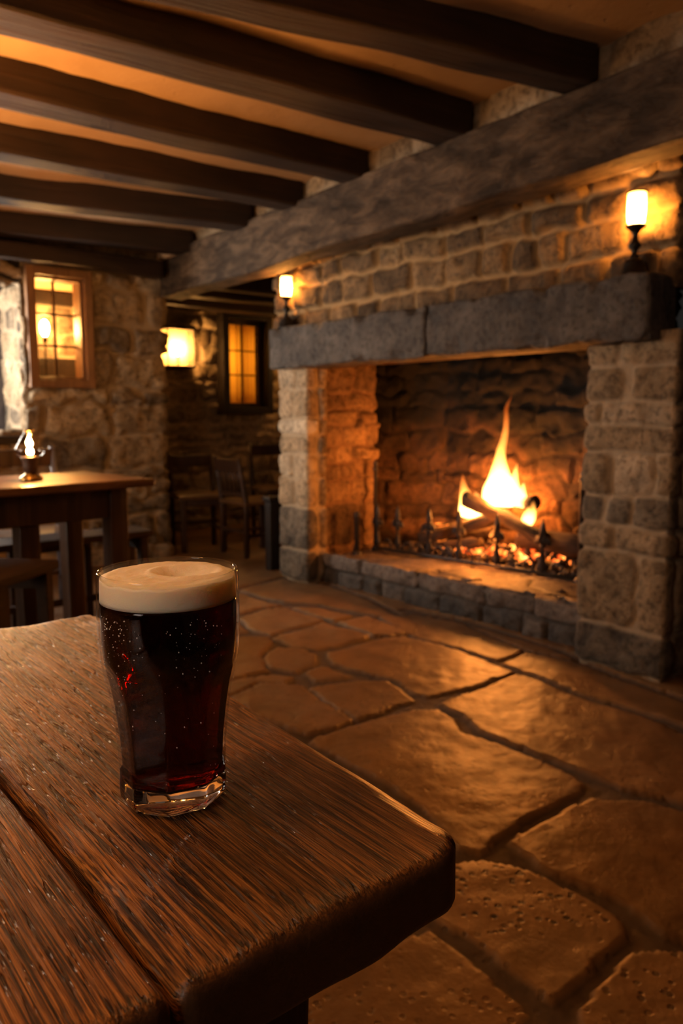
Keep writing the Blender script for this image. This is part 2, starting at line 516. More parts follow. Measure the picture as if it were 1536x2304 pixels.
def stone_strip(name, path, z0, z1, stones, res, mat, parent=None, depth=.022, joint=.012, seed=0, side=1,
                warp=.012, rough=.010, holes=(), rub=None, zslope=0.0, taper=None, smooth_n=.02, bulge=.010, soot=None):
    path = np.array(path, float)
    seg = np.linalg.norm(np.diff(path, axis=0), axis=1)
    L = np.concatenate([[0], np.cumsum(seg)])
    us = []
    for i in range(len(seg)):
        n = max(2, int(round(seg[i] / res)))
        us.append(np.linspace(L[i], L[i + 1], n, endpoint=False))
    us = np.concatenate(us + [[L[-1]]])
    P = np.stack([np.interp(us, L, path[:, 0]), np.interp(us, L, path[:, 1])], 1)
    D = np.diff(path, axis=0) / seg[:, None]
    N = np.stack([D[:, 1], -D[:, 0]], 1) * side
    k = np.clip(np.searchsorted(L, us, side='right') - 1, 0, len(seg) - 1)
    Nu = N[k]
    if smooth_n:                                   # blend the normal around corners
        for i in range(1, len(seg)):
            t = sstep(-smooth_n, smooth_n, us - L[i])
            near = abs(us - L[i]) < smooth_n
            Nb = N[i - 1] * (1 - t)[:, None] + N[i] * t[:, None]
            Nu = np.where(near[:, None], Nb, Nu)
        Nu = Nu / np.linalg.norm(Nu, axis=1)[:, None]
    nv = max(2, int(round((z1 - z0) / res)) + 1)
    vs = np.linspace(z0, z1, nv)
    uu, vv = np.meshgrid(us, vs)
    P3 = np.stack([uu, vv, np.full_like(uu, seed * 3.7)], -1)
    wu = uu + fbm(P3, 9, 2, seed) * warp; wv = vv + fbm(P3, 9, 2, seed + 5) * warp
    hgt = np.zeros_like(uu); mort = np.ones_like(uu); tone = np.full_like(uu, .5)
    if rub:
        e, idt = rubble(wu, wv, rub[0], rub[1], seed)
        inside = sstep(joint * .3, joint * 1.6, e)
        hgt = inside * (depth + bulge * (idt * 2 - 1) + fbm(P3, 14, 3, seed + 9) * rough)
        mort = 1 - inside; tone = idt
    for j, (u0, u1, v0, v1, tn) in enumerate(stones):
        mask = (wu > u0 - .02) & (wu < u1 + .02) & (wv > v0 - .02) & (wv < v1 + .02)
        if not mask.any(): continue
        cu, cv, hu, hv = (u0 + u1) / 2, (v0 + v1) / 2, (u1 - u0) / 2, (v1 - v0) / 2
        rr = min(hu, hv) * .45
        dx = abs(wu - cu) - hu + rr; dy = abs(wv - cv) - hv + rr
        sd = np.hypot(np.maximum(dx, 0), np.maximum(dy, 0)) + np.minimum(np.maximum(dx, dy), 0) - rr
        ins = sstep(-joint * .35, -joint * 1.5, sd)
        pillow = np.clip(-sd / min(hu, hv), 0, 1) ** .5
        q = _h(np.array(j), np.array(seed), np.array(3), 5)
        h = ins * (depth * (.55 + .45 * pillow) + bulge * (q * 2 - 1) + fbm(P3 + j * 1.7, 13, 3, seed + 9) * rough)
        up = mask & (ins > 0) & (1 - ins < mort)
        hgt = np.where(up, h, hgt); mort = np.where(up, 1 - ins, mort)
        tone = np.where(up, tn, tone)
    hgt = hgt + fbm(P3, 28, 2, seed + 40) * .003
    off = hgt
    if taper is not None: off = off + taper(vv)
    X = P[None, :, 0] + Nu[None, :, 0] * off
    Y = P[None, :, 1] + Nu[None, :, 1] * off
    Z = vv + zslope * (Y - 2.6) * (vv - z0) / (z1 - z0)
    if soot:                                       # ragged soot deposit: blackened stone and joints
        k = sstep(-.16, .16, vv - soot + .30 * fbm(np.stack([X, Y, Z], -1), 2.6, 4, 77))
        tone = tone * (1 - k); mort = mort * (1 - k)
    nu = len(us)
    idx = np.arange(nu * nv).reshape(nv, nu)
    a, b, c, d = idx[:-1, :-1], idx[:-1, 1:], idx[1:, 1:], idx[1:, :-1]
    F = np.stack([a, b, c, d], -1).reshape(-1, 4)
    if side < 0: F = F[:, ::-1]
    if holes:
        uc = ((uu[:-1, :-1] + uu[1:, 1:]) / 2).ravel(); vc = ((vv[:-1, :-1] + vv[1:, 1:]) / 2).ravel()
        keep = np.ones(len(F), bool)
        for (h0, h1, g0, g1) in holes:
            keep &= ~((uc > h0) & (uc < h1) & (vc > g0) & (vc < g1))
        F = F[keep]
    V = np.stack([X, Y, Z], -1).reshape(-1, 3)
    me = mesh(name, V, F, {'tone': tone, 'mort': mort})
    o = link(name, me, mat, parent)
    sol = o.modifiers.new('thick', 'SOLIDIFY'); sol.thickness = .05; sol.offset = -1
    return o

# ================================================================== SETTING
def structure(o, label=None):
    o['kind'] = 'structure'
    if label: o['label'] = label
    return o

# ---- floor: flagstones traced on the ground, the rest irregular paving
FLAGS = [
    (0.75, 0.1, [(1.949, 2.504), (2.104, 2.5), (2.365, 2.471), (2.394, 2.31), (2.386, 2.044), (2.365, 1.834), (2.161, 1.834), (1.919, 1.862), (1.907, 1.927), (1.943, 2.053), (1.914, 2.201), (1.9, 2.258), (1.873, 2.376)]),
    (0.8, 0.3, [(1.699, 2.602), (1.827, 2.697), (1.903, 2.624), (1.905, 2.503), (1.817, 2.407), (1.695, 2.379), (1.656, 2.489)]),
    (0.5, 0.2, [(1.718, 2.346), (1.833, 2.384), (1.853, 2.205), (1.773, 2.213), (1.688, 2.252)]),
    (0.5, 0.4, [(1.64, 2.216), (1.815, 2.157), (1.913, 2.086), (1.894, 1.977), (1.863, 1.87), (1.737, 1.871), (1.665, 1.853), (1.584, 1.859), (1.584, 1.96), (1.609, 2.076)]),
    (0.45, 0.3, [(1.353, 2.284), (1.52, 2.346), (1.635, 2.253), (1.595, 2.076), (1.57, 1.864), (1.481, 1.848), (1.378, 1.887), (1.341, 2.09)]),
    (0.6, 0.2, [(1.326, 2.43), (1.492, 2.428), (1.624, 2.4), (1.668, 2.342), (1.593, 2.295), (1.515, 2.359), (1.348, 2.296)]),
    (0.65, 0.25, [(1.355, 1.832), (1.518, 1.833), (1.788, 1.805), (1.865, 1.76), (1.831, 1.659), (1.768, 1.569), (1.788, 1.488), (1.8, 1.36), (1.796, 1.22), (1.772, 1.124), (1.71, 1.108), (1.534, 1.116), (1.358, 1.105), (1.301, 1.092), (1.275, 1.143), (1.338, 1.325), (1.362, 1.565)]),
    (0.4, 0.2, [(1.906, 1.794), (2.103, 1.799), (2.351, 1.819), (2.363, 1.712), (2.327, 1.53), (2.329, 1.355), (2.299, 1.123), (2.287, 0.965), (1.9, 0.791), (1.885, 0.91), (1.831, 1.054), (1.837, 1.179), (1.836, 1.3), (1.824, 1.494), (1.828, 1.566), (1.885, 1.675)]),
    (0.3, 0.15, [(1.38, 1.077), (1.434, 1.085), (1.564, 1.079), (1.724, 1.081), (1.812, 0.999), (1.845, 0.889), (1.871, 0.778), (1.412, 0.572), (1.365, 0.643), (1.354, 0.671), (1.37, 0.73), (1.38, 0.809), (1.367, 0.88), (1.348, 0.96)]),
    (0.85, 0.95, [(1.162, 1.111), (1.24, 1.092), (1.283, 1.068), (1.324, 0.958), (1.339, 0.862), (1.332, 0.773), (1.309, 0.719), (1.225, 0.713), (1.128, 0.713), (1.043, 0.715), (1.041, 0.765), (1.049, 0.846), (1.053, 0.924), (1.054, 0.993), (1.065, 1.105)]),
    (0.6, 0.45, [(0.682, 1.047), (0.779, 1.016), (0.93, 0.996), (1.016, 0.98), (1.008, 0.89), (0.996, 0.801), (0.99, 0.724), (0.945, 0.721), (0.893, 0.716), (0.622, 0.913)]),
    (0.55, 0.7, [(1.064, 0.683), (1.151, 0.685), (1.263, 0.681), (1.334, 0.627), (1.388, 0.561), (1.139, 0.449), (1.004, 0.602), (1.024, 0.648)]),
    (0.3, 0.3, [(0.872, 0.71), (0.969, 0.709), (1.005, 0.664), (0.982, 0.62), (0.922, 0.612), (0.836, 0.668)]),
    (0.75, 0.1, [(1.888, 2.822), (2.043, 2.84), (2.22, 2.864), (2.244, 2.551), (2.106, 2.544), (1.937, 2.562), (1.885, 2.666)]),
    (0.7, 0.1, [(1.953, 3.224), (2.139, 3.263), (2.246, 3.241), (2.249, 2.889), (2.082, 2.894), (1.91, 2.879), (1.897, 3.025)]),
    (0.8, 0.1, [(2.288, 2.837), (2.45, 2.82), (2.449, 2.643), (2.419, 2.484), (2.322, 2.506), (2.265, 2.565)]),
    (0.7, 0.1, [(2.278, 3.214), (2.386, 3.103), (2.409, 2.868), (2.287, 2.866), (2.271, 3.002)]),
    (0.65, 0.1, [(2.278, 3.723), (2.651, 3.84), (2.751, 3.489), (2.677, 3.032), (2.554, 2.628), (2.488, 2.863), (2.425, 3.153), (2.302, 3.337)]),
    (0.7, 0.15, [(2.489, 2.774), (2.676, 2.711), (2.729, 2.436), (2.643, 2.079), (2.617, 1.978), (2.438, 1.976), (2.415, 2.153), (2.397, 2.427)]),
    (0.6, 0.1, [(2.417, 1.944), (2.616, 1.962), (2.654, 1.751), (2.601, 1.518), (2.583, 1.33), (2.517, 1.069), (2.351, 0.994), (2.373, 1.16), (2.385, 1.309), (2.375, 1.538), (2.394, 1.708)]),
    (0.6, 0.1, [(2.715, 2.795), (2.753, 2.537), (2.748, 2.267), (2.729, 1.952), (2.687, 1.774), (2.641, 1.996), (2.76, 2.425)]),
    (0.6, 0.2, [(1.499, 2.896), (1.743, 2.958), (1.893, 2.867), (1.849, 2.753), (1.703, 2.625), (1.627, 2.466), (1.489, 2.444), (1.307, 2.486)]),
    (0.6, 0.2, [(1.726, 3.265), (1.9, 3.194), (1.869, 2.981), (1.76, 2.987), (1.52, 2.935)])]
def build_floor():
    xs = np.concatenate([np.linspace(-1.6, .15, 30)[:-1], np.arange(.15, 1.5, .008), np.arange(1.5, 2.95, .0095), np.linspace(2.95, 4.6, 40)])
    ys = np.concatenate([np.linspace(-1.6, -.15, 24)[:-1], np.arange(-.15, 2.2, .009), np.arange(2.2, 4.2, .013), np.linspace(4.2, 6.1, 60)])
    X, Y = np.meshgrid(xs, ys)
    P3 = np.stack([X, Y, X * 0], -1)
    wx = X + fbm(P3, 8, 3, 3) * .016; wy = Y + fbm(P3, 8, 3, 8) * .016
    e, idt = rubble(wx + .07, wy + .1, .46, .4, 21)
    sd = -e; tone = idt; pit = idt * 0 + .5
    # traced stones replace the filler around them
    best = np.full(X.shape, 9.); bt = np.zeros(X.shape); bp = np.zeros(X.shape)
    for k, (tn, pt, poly) in enumerate(FLAGS):
        q = np.array(poly); n = len(q)
        mnx, mxx, mny, mxy = q[:, 0].min() - .12, q[:, 0].max() + .12, q[:, 1].min() - .12, q[:, 1].max() + .12
        ci = np.where((xs > mnx) & (xs < mxx))[0]; ri = np.where((ys > mny) & (ys < mxy))[0]
        if not len(ci) or not len(ri): continue
        sl = (slice(ri[0], ri[-1] + 1), slice(ci[0], ci[-1] + 1))
        x, y = wx[sl], wy[sl]
        d = np.full(x.shape, 9.); inside = np.zeros(x.shape, bool)
        for i in range(n):
            a, b = q[i], q[(i + 1) % n]
            ex, ey = b - a
            t = np.clip(((x - a[0]) * ex + (y - a[1]) * ey) / (ex * ex + ey * ey + 1e-12), 0, 1)
            d = np.minimum(d, np.hypot(x - a[0] - t * ex, y - a[1] - t * ey))
            cond = (a[1] > y) != (b[1] > y)
            xi = a[0] + (y - a[1]) / (ey + 1e-12) * ex
            inside ^= cond & (x < xi)
        s = np.where(inside, -d, d)
        up = s < best[sl]
        best[sl] = np.where(up, s, best[sl]); bt[sl] = np.where(up, tn, bt[sl]); bp[sl] = np.where(up, pt, bp[sl])
    near = best < .05
    sd = np.where(best < 0, best, np.where(near, np.maximum(sd, .02 - best * 0), sd))
    tone = np.where(best < .05, bt, tone); pit = np.where(best < .05, bp, pit)
    sd = sd - .009
    ins = sstep(.004, -.013, sd)
    und = fbm(P3, 4, 3, 50) * .010 + fbm(P3, 17, 3, 60) * .0035
    jn = fbm(P3, 40, 2, 70) * .003
    Z = ins * (und + .0) + (1 - ins) * (-.013 + jn)
    V = np.stack([X, Y, Z], -1).reshape(-1, 3)
    ny, nx = X.shape
    idx = np.arange(nx * ny).reshape(ny, nx)
    F = np.stack([idx[:-1, :-1], idx[:-1, 1:], idx[1:, 1:], idx[1:, :-1]], -1).reshape(-1, 4)
    me = mesh('floor', V, F, {'tone': tone, 'mort': 1 - ins, 'pit': pit})
    structure(link('floor', me, M['floor']), 'worn orange-brown flagstone floor with sunken mortar joints')
build_floor()

# ---- ceiling plaster between the joists (falls slightly towards the far wall)
def jz(y): return 2.155 - .040 * (y - 1.6)          # underside height of the joists at distance y
def build_ceiling():
    xs = np.linspace(-1.7, 2.9, 116); ys = np.linspace(-1.7, 5.05, 170)
    X, Y = np.meshgrid(xs, ys)
    P3 = np.stack([X, Y, X * 0], -1)
    Z = jz(Y) + .112 + fbm(P3, 3, 3, 5) * .012 + fbm(P3, 16, 2, 15) * .002
    ny, nx = X.shape
    idx = np.arange(nx * ny).reshape(ny, nx)
    F = np.stack([idx[:-1, :-1], idx[1:, :-1], idx[1:, 1:], idx[:-1, 1:]], -1).reshape(-1, 4)
    o = structure(link('ceiling', mesh('ceiling', np.stack([X, Y, Z], -1).reshape(-1, 3), F), M['plaster']), 'tan plaster ceiling showing between dark joists')
    m = o.modifiers.new('t', 'SOLIDIFY'); m.thickness = .06; m.offset = -1
build_ceiling()
V, F = rbox(2.4, 1.5, .06, .005, .3)
structure(link('ceiling_alcove', mesh('ceiling_alcove', V, F), M['plaster'], loc=(3.62, 5.3, 2.06)), 'low dim ceiling of the alcove beyond the fireplace')

# ---- far wall (rubble) with its openings, turning the corner into the alcove
WX = 2.455
structure(stone_strip('wall_far', [(-1.6, 5.0), (WX, 5.0), (WX + .02, 6.05)], -.03, 2.2,
    courses(5.2, -.03, 2.2, (.09, .24), (.16, .52), 8, (.1, .9)), .015, M['stone_rubble'], depth=.046, joint=.017, seed=4, side=1, warp=.045, rough=.026, bulge=.014,
    holes=[(1.6 + .55, 1.6 + 1.53, .87, 1.79), (1.6 + 1.585, 1.6 + 1.92, 1.2, 1.865)],
    taper=lambda v: .03 * np.clip(.25 - v, 0, .25) / .25), 'rough rubble stone wall at the far end of the room')
structure(stone_strip('wall_alcove', [(WX - .1, 6.05), (4.9, 6.05)], -.03, 2.1, courses(2.6, -.03, 2.1, (.06, .16), (.14, .4), 18, (.2, 1)), .017, M['stone_rubble'], depth=.034, joint=.013,
    seed=11, side=1, warp=.04, rough=.024, bulge=.014, holes=[(3.53 - WX + .1, 3.94 - WX + .1, 1.08, 1.82)]), 'rubble stone wall at the back of the alcove')
def slab(name, size, loc, mat, r=.01, res=.3, amp=0, rot=None, seed=1, label=None):
    V, F = rbox(*size, r, res, amp, 5, seed)
    return structure(link(name, mesh(name, V, F), mat, loc=loc, rot=rot), label)
slab('wall_alcove_side', (.1, 2.4, 2.2), (4.9, 4.9, 1.05), M['plaster'], label='dim side wall of the alcove')
slab('wall_near', (6.2, .1, 2.5), (1.5, -1.65, 1.2), M['oak_dark'])
slab('wall_left', (.1, 6.9, 2.5), (-1.65, 1.75, 1.2), M['oak_dark'])
slab('wall_recess', (.1, 3.0, 2.5), (3.55, -.15, 1.2), M['stone_rubble'], label='dim wall of the recess beside the chimney breast')

# ---- daylight window niche in the far wall
def niche(name, x0, x1, z0, z1, y0, y1, mat, parent=None, sill=None):
    parts = [((x0, x0, y0, y1, z0, z1)), ((x1, x1, y0, y1, z0, z1))]
    t = .03
    b = []
    for (cx, sx) in ((x0 - t / 2, t), (x1 + t / 2, t)):
        b.append(xf(rbox(sx, y1 - y0, z1 - z0 + 2 * t, .003, .05), (cx, (y0 + y1) / 2, (z0 + z1) / 2)))
    for cz in (z0 - t / 2, z1 + t / 2):
        b.append(xf(rbox(x1 - x0 + 2 * t, y1 - y0, t, .003, .05), ((x0 + x1) / 2, (y0 + y1) / 2, cz)))
    return b
rv = structure(stone_strip('wall_reveal', [(1.532, 5.0), (1.532, 5.46)], .86, 1.80, [], .014, M['stone_rubble'], depth=.015, joint=.012, seed=31, side=-1,
    rub=(.2, .15), rough=.012, bulge=.008), 'pale daylit stone reveal of the window niche')
w1 = structure(link('window_1', mesh('window_1', *join([xf(rbox(.06, .05, .95, .004, .2), (1.50, 5.46, 1.33)), xf(rbox(.06, .05, .95, .004, .2), (.58, 5.46, 1.33)),
    xf(rbox(.9, .05, .05, .004, .2), (1.04, 5.46, .885)), xf(rbox(.9, .05, .05, .004, .2), (1.04, 5.46, 1.775)),
    xf(rbox(.03, .04, .9, .004, .2), (1.04, 5.46, 1.33))])[:2]), M['blue_grey']), 'daylit casement window in the far wall niche')
V, F = rbox(.92, .005, .92, .001, .5)
structure(link('glazing', mesh('glazing', V, F), M['pane'], w1, (1.04, 5.475, 1.33)))
slab('trim_sill', (1.06, .56, .05), (1.0, 5.21, .842), M['black_wood'], .006, .1, .003, label='dark timber sill under the daylit niche')
slab('trim_lintel', (1.06, .5, .17), (1.0, 5.235, 1.885), M['black_wood'], .006, .1, .004, label='dark timber lintel over the daylit niche')

# ---- pine framed window with the lamp behind it
wx0, wx1, wz0, wz1 = 1.545, 1.955, 1.165, 1.90
def frame4(x0, x1, z0, z1, w, y, d, r=.004, amp=.001):
    return [xf(rbox(w, d, z1 - z0, r, .1, amp, 6, 1), (x0 + w / 2, y, (z0 + z1) / 2)), xf(rbox(w, d, z1 - z0, r, .1, amp, 6, 2), (x1 - w / 2, y, (z0 + z1) / 2)),
            xf(rbox(x1 - x0 - 2 * w + .002, d, w, r, .1, amp, 6, 3), ((x0 + x1) / 2, y, z0 + w / 2)), xf(rbox(x1 - x0 - 2 * w + .002, d, w, r, .1, amp, 6, 4), ((x0 + x1) / 2, y, z1 - w / 2))]
win = thing('window_2', 'pine framed six-pane window glowing with a lamp behind it', 'window', (1.75, 5.0, 1.165)); win['kind'] = 'structure'
def under(parent, name, VF, mat, **k):
    o = link(name, mesh(name, VF[0], VF[1]), mat, **k); o.parent = parent
    o.matrix_parent_inverse = Matrix.Translation(parent.location).inverted() if parent.rotation_euler.z == 0 else Matrix.LocRotScale(parent.location, parent.rotation_euler, None).inverted()
    return o
under(win, 'casing', join(frame4(wx0, wx1, wz0, wz1, .05, 4.95, .05)), M['pine'])
under(win, 'sash', join(frame4(wx0 + .045, wx1 - .045, wz0 + .045, wz1 - .045, .022, 5.03, .13)), M['pine'])
gx0, gx1, gz0, gz1 = wx0 + .065, wx1 - .065, wz0 + .065, wz1 - .065
mz = [gz0 + (gz1 - gz0) * f for f in (.335, .66)]
under(win, 'muntin', xf(rbox(.015, .02, gz1 - gz0, .003, .1), ((gx0 + gx1) / 2, 5.06, (gz0 + gz1) / 2)), M['oak_dark'])
for z in mz:
    under(win, 'muntin', xf(rbox(gx1 - gx0, .018, .014, .003, .1), ((gx0 + gx1) / 2, 5.06, z)), M['oak_dark'])
under(win, 'pane', xf(rbox(gx1 - gx0, .004, gz1 - gz0, .001, .5), ((gx0 + gx1) / 2, 5.075, (gz0 + gz1) / 2)), M['pane'])
# little lit room behind it
b = niche('n', gx0 - .02, gx1 + .25, gz0 - .02, gz1 + .02, 5.09, 5.62, None)
b.append(xf(rbox(.72, .03, .62, .003, .1), (1.83, 5.63, 1.53)))
structure(link('wall_niche', mesh('wall_niche', *join(b)[:2]), M['plaster']), 'lit plaster recess behind the pine framed window')
structure(stone_strip('wall_niche_back', [(1.58, 5.60), (2.17, 5.60)], 1.21, 1.86, [], .014, M['stone_rubble'], depth=.014, joint=.01, seed=53, side=1, rub=(.3, .2), rough=.01, bulge=.006))
slab('trim_beam', (.58, .06, .09), (1.87, 5.55, 1.80), M['black_wood'], .006, .1, .003, label='dark timber across the top of the lit recess')
slab('trim_panel', (.56, .05, .17), (1.87, 5.54, 1.305), M['black_wood'], .006, .1, .003, label='dark timber panel low in the lit recess')

# ---- alcove window, black frame and lit yellow curtain
aw = thing('window_3', 'black framed six-pane window with yellow curtains in the alcove', 'window', (3.75, 6.0, 1.0)); aw['kind'] = 'structure'
ax0, ax1, az0, az1 = 3.485, 4.0, 1.0, 1.89
under(aw, 'casing', join(frame4(ax0, ax1, az0, az1, .062, 5.97, .13)), M['black_wood'])
under(aw, 'sash', join(frame4(ax0 + .06, ax1 - .06, az0 + .06, az1 - .06, .04, 6.03, .06)), M['oak_dark'])
hx0, hx1, hz0, hz1 = ax0 + .1, ax1 - .1, az0 + .1, az1 - .1
under(aw, 'muntin', xf(rbox(.016, .02, hz1 - hz0, .003, .1), ((hx0 + hx1) / 2, 6.03, (hz0 + hz1) / 2)), M['black_wood'])
for f in (.36, .67):
    under(aw, 'muntin', xf(rbox(hx1 - hx0, .018, .012, .003, .1), ((hx0 + hx1) / 2, 6.03, hz0 + (hz1 - hz0) * f)), M['black_wood'])
under(aw, 'pane', xf(rbox(hx1 - hx0, .004, hz1 - hz0, .001, .5), ((hx0 + hx1) / 2, 6.045, (hz0 + hz1) / 2)), M['pane'])
xs = np.linspace(3.5, 4.0, 90); zs = np.linspace(1.05, 1.86, 6)
X, Z = np.meshgrid(xs, zs)
Y = 6.13 + .016 * np.sin(X * 70 + np.sin(X * 23) * 1.5) + .006 * np.sin(X * 160)
idx = np.arange(X.size).reshape(X.shape)
F = np.stack([idx[:-1, :-1], idx[:-1, 1:], idx[1:, 1:], idx[1:, :-1]], -1).reshape(-1, 4)
o = tag(link('window_curtain', mesh('window_curtain', np.stack([X, Y, Z], -1).reshape(-1, 3), F), M['curtain']), 'yellow pleated curtain behind the black framed alcove window', 'curtain')
o.modifiers.new('t', 'SOLIDIFY').thickness = .003
b = niche('n', 3.49, 4.01, 1.04, 1.87, 6.08, 6.5, None); b.append(xf(rbox(.6, .03, .9, .003, .3), (3.75, 6.5, 1.45)))
structure(link('wall_window_recess', mesh('wall_window_recess', *join(b)[:2]), M['plaster']))

# ================================================================== FIREPLACE
FX = 2.685
fp = thing('fireplace', 'large stone inglenook fireplace with grey stone mantel and raised hearth', 'fireplace', (FX, 2.65, 0))
def keep(o):
    o.parent = fp; o.matrix_parent_inverse = Matrix.Translation(fp.location).inverted(); return o

# left pillar: outer side, front, short return
def pillar(name, path, lens, rows, seed):
    st = []
    r = random.Random(seed)
    a, w, c = lens
    for (v0, v1, cuts) in rows:
        for (f0, f1, tn) in cuts:
            st.append((a + f0 * w - (.06 if f0 == 0 else 0), a + f1 * w + (.06 if f1 == 1 else 0), v0, v1, tn))
        u = a - .06
        while u > 0:
            q = r.uniform(.16, .34); st.append((u - q, u, v0, v1, r.uniform(.2, .7))); u -= q
        u = a + w + .06
        while u < a + w + c:
            q = r.uniform(.16, .34); st.append((u, u + q, v0, v1, r.uniform(.2, .7))); u += q
    return keep(stone_strip(name, path, -.02, 1.30, st, .0095, M['stone'], depth=.020, joint=.009, seed=seed, warp=.016, rough=.011, side=1 if seed == 2 else 1, smooth_n=.035, bulge=.007))
rowsL = [(0, .189, [(0, 1, .22)]), (.189, .449, [(0, 1, .12)]), (.449, .625, [(0, .52, .62), (.52, 1, .7)]), (.625, .768, [(0, .45, .85), (.45, 1, .78)]),
         (.768, .88, [(0, 1, .6)]), (.88, .976, [(0, 1, 1.0)]), (.976, 1.143, [(0, .5, .72), (.5, 1, .6)]), (1.143, 1.34, [(0, .6, .8), (.6, 1, .65)])]
rowsR = [(0, .177, [(0, 1, .06)]), (.177, .468, [(0, .7, .42), (.7, 1, .5)]), (.468, .574, [(0, .4, .6), (.42, 1, .55)]),
         (.574, .69, [(0, .25, .12), (.27, .6, .18), (.6, 1, .2)]), (.69, .855, [(0, .33, .42), (.35, .84, .88), (.86, 1, .5)]), (.855, .958, [(0, 1, .55)]),
         (.958, 1.042, [(0, .2, .66), (.2, 1, .8)]), (1.042, 1.18, [(0, .42, .4), (.5, 1, .5)]), (1.18, 1.34, [(0, .38, .55), (.38, 1, .5)])]
pillar('pillar', [(3.25, 3.90), (FX + .012, 3.895), (FX + .012, 3.635), (2.82, 3.625)], (.563, .26, .13), rowsL, 2)
pillar('pillar', [(2.82, 1.765), (FX + .012, 1.765), (FX, 1.41), (3.5, 1.42)], (.12, .355, .8), rowsR, 6)

# firebox: left jamb, angled back, right jamb
jl = .52
jst = [(a - .01, b, v0, v1, t) for v0, v1, cuts in ((-.05, .19, ((0, .3, .3), (.3, .6, .2))), (.19, .449, ((0, .35, .1), (.35, .6, .35))), (.449, .60, ((0, .26, .7), (.27, .6, .75))), (.60, .70, ((0, .18, .6), (.19, .6, .5))),
    (.70, .80, ((0, .3, .9), (.3, .6, .8))), (.80, .93, ((0, .21, .7), (.22, .42, 1.), (.42, .6, .6))), (.93, 1.03, ((0, .34, .8), (.35, .6, .5))), (1.03, 1.13, ((0, .22, .4), (.23, .6, .6))), (1.13, 1.32, ((0, .3, .35), (.31, .6, .2)))) for a, b, t in cuts]
keep(stone_strip('jamb', [(2.78, 3.640), (3.27, 3.695), (3.31, 3.80), (3.30, 3.95)], -.02, 1.32, jst + courses(.9, -.02, 1.32, (.09, .15), (.15, .3), 3, (.1, .5), .56), .010, M['brick_jamb'], depth=.024, joint=.010, seed=44, warp=.026, rough=.022, bulge=.014))
fpath = [(3.20, 3.90), (3.42, 3.86), (3.70, 3.46), (3.72, 2.45), (3.46, 1.86), (2.78, 1.755)]
fl = sum(math.dist(a, b) for a, b in zip(fpath, fpath[1:]))
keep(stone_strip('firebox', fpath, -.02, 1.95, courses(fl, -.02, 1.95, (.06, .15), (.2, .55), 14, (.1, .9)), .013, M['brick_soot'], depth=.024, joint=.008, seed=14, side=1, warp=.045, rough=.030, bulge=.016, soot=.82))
V, F = rbox(.95, 2.1, .06, .01, .3)
keep(link('chimney_throat', mesh('chimney_throat', V, F), M['black'], loc=(3.2, 2.7, 1.97)))

# mantel: two long grey stone blocks
def mantel(y0, y1, seed, z0=1.265, z1=1.50):
    V, F = rbox(.20, y1 - y0, z1 - z0, .018, .014, .010, 9, seed)
    V2 = V.copy()
    chip = np.clip(fbm(V, 11, 3, seed + 2) - .1, 0, 1)
    edge = sstep(.06, .105, abs(V[:, 2])) * sstep(.05, .095, abs(V[:, 0]))
    V2[:, 0] -= np.sign(V[:, 0]) * chip * edge * .04; V2[:, 2] -= np.sign(V[:, 2]) * chip * edge * .03
    V2 += .004 * np.stack([fbm(V, 30, 2, seed + 9 + c) for c in range(3)], 1)
    t = .5 + .5 * fbm(V, 3, 2, seed + 4)
    me = mesh('mantel_stone', V2, F, {'tone': t, 'mort': t * 0})
    return keep(link('mantel_stone', me, M['mantel'], loc=(2.69, (y0 + y1) / 2, (z0 + z1) / 2)))
mantel(2.575, 3.872, 3); mantel(1.475, 2.568, 8)
V, F = rbox(.22, 2.05, .07, .012, .03, .010, 6, 12, (1, .5, 1))
keep(link('lintel_beam', mesh('lintel_beam', V, F), M['oak_dark'], loc=(2.88, 2.7, 1.312)))

# chimney breast above the mantel with its returning right side
bp = [(3.4, 4.02), (2.76, 4.02), (2.76, 1.475), (3.5, 1.475)]
bl = sum(math.dist(a, b) for a, b in zip(bp, bp[1:]))
bst = courses(bl, 1.46, 2.13, (.095, .15), (.13, .31), 23, (.15, 1.0))
keep(stone_strip('chimney_breast', bp, 1.46, 2.13, bst, .0115, M['stone_breast'], depth=.036, joint=.013, seed=23, side=1, warp=.022, rough=.014, bulge=.010, smooth_n=.03))

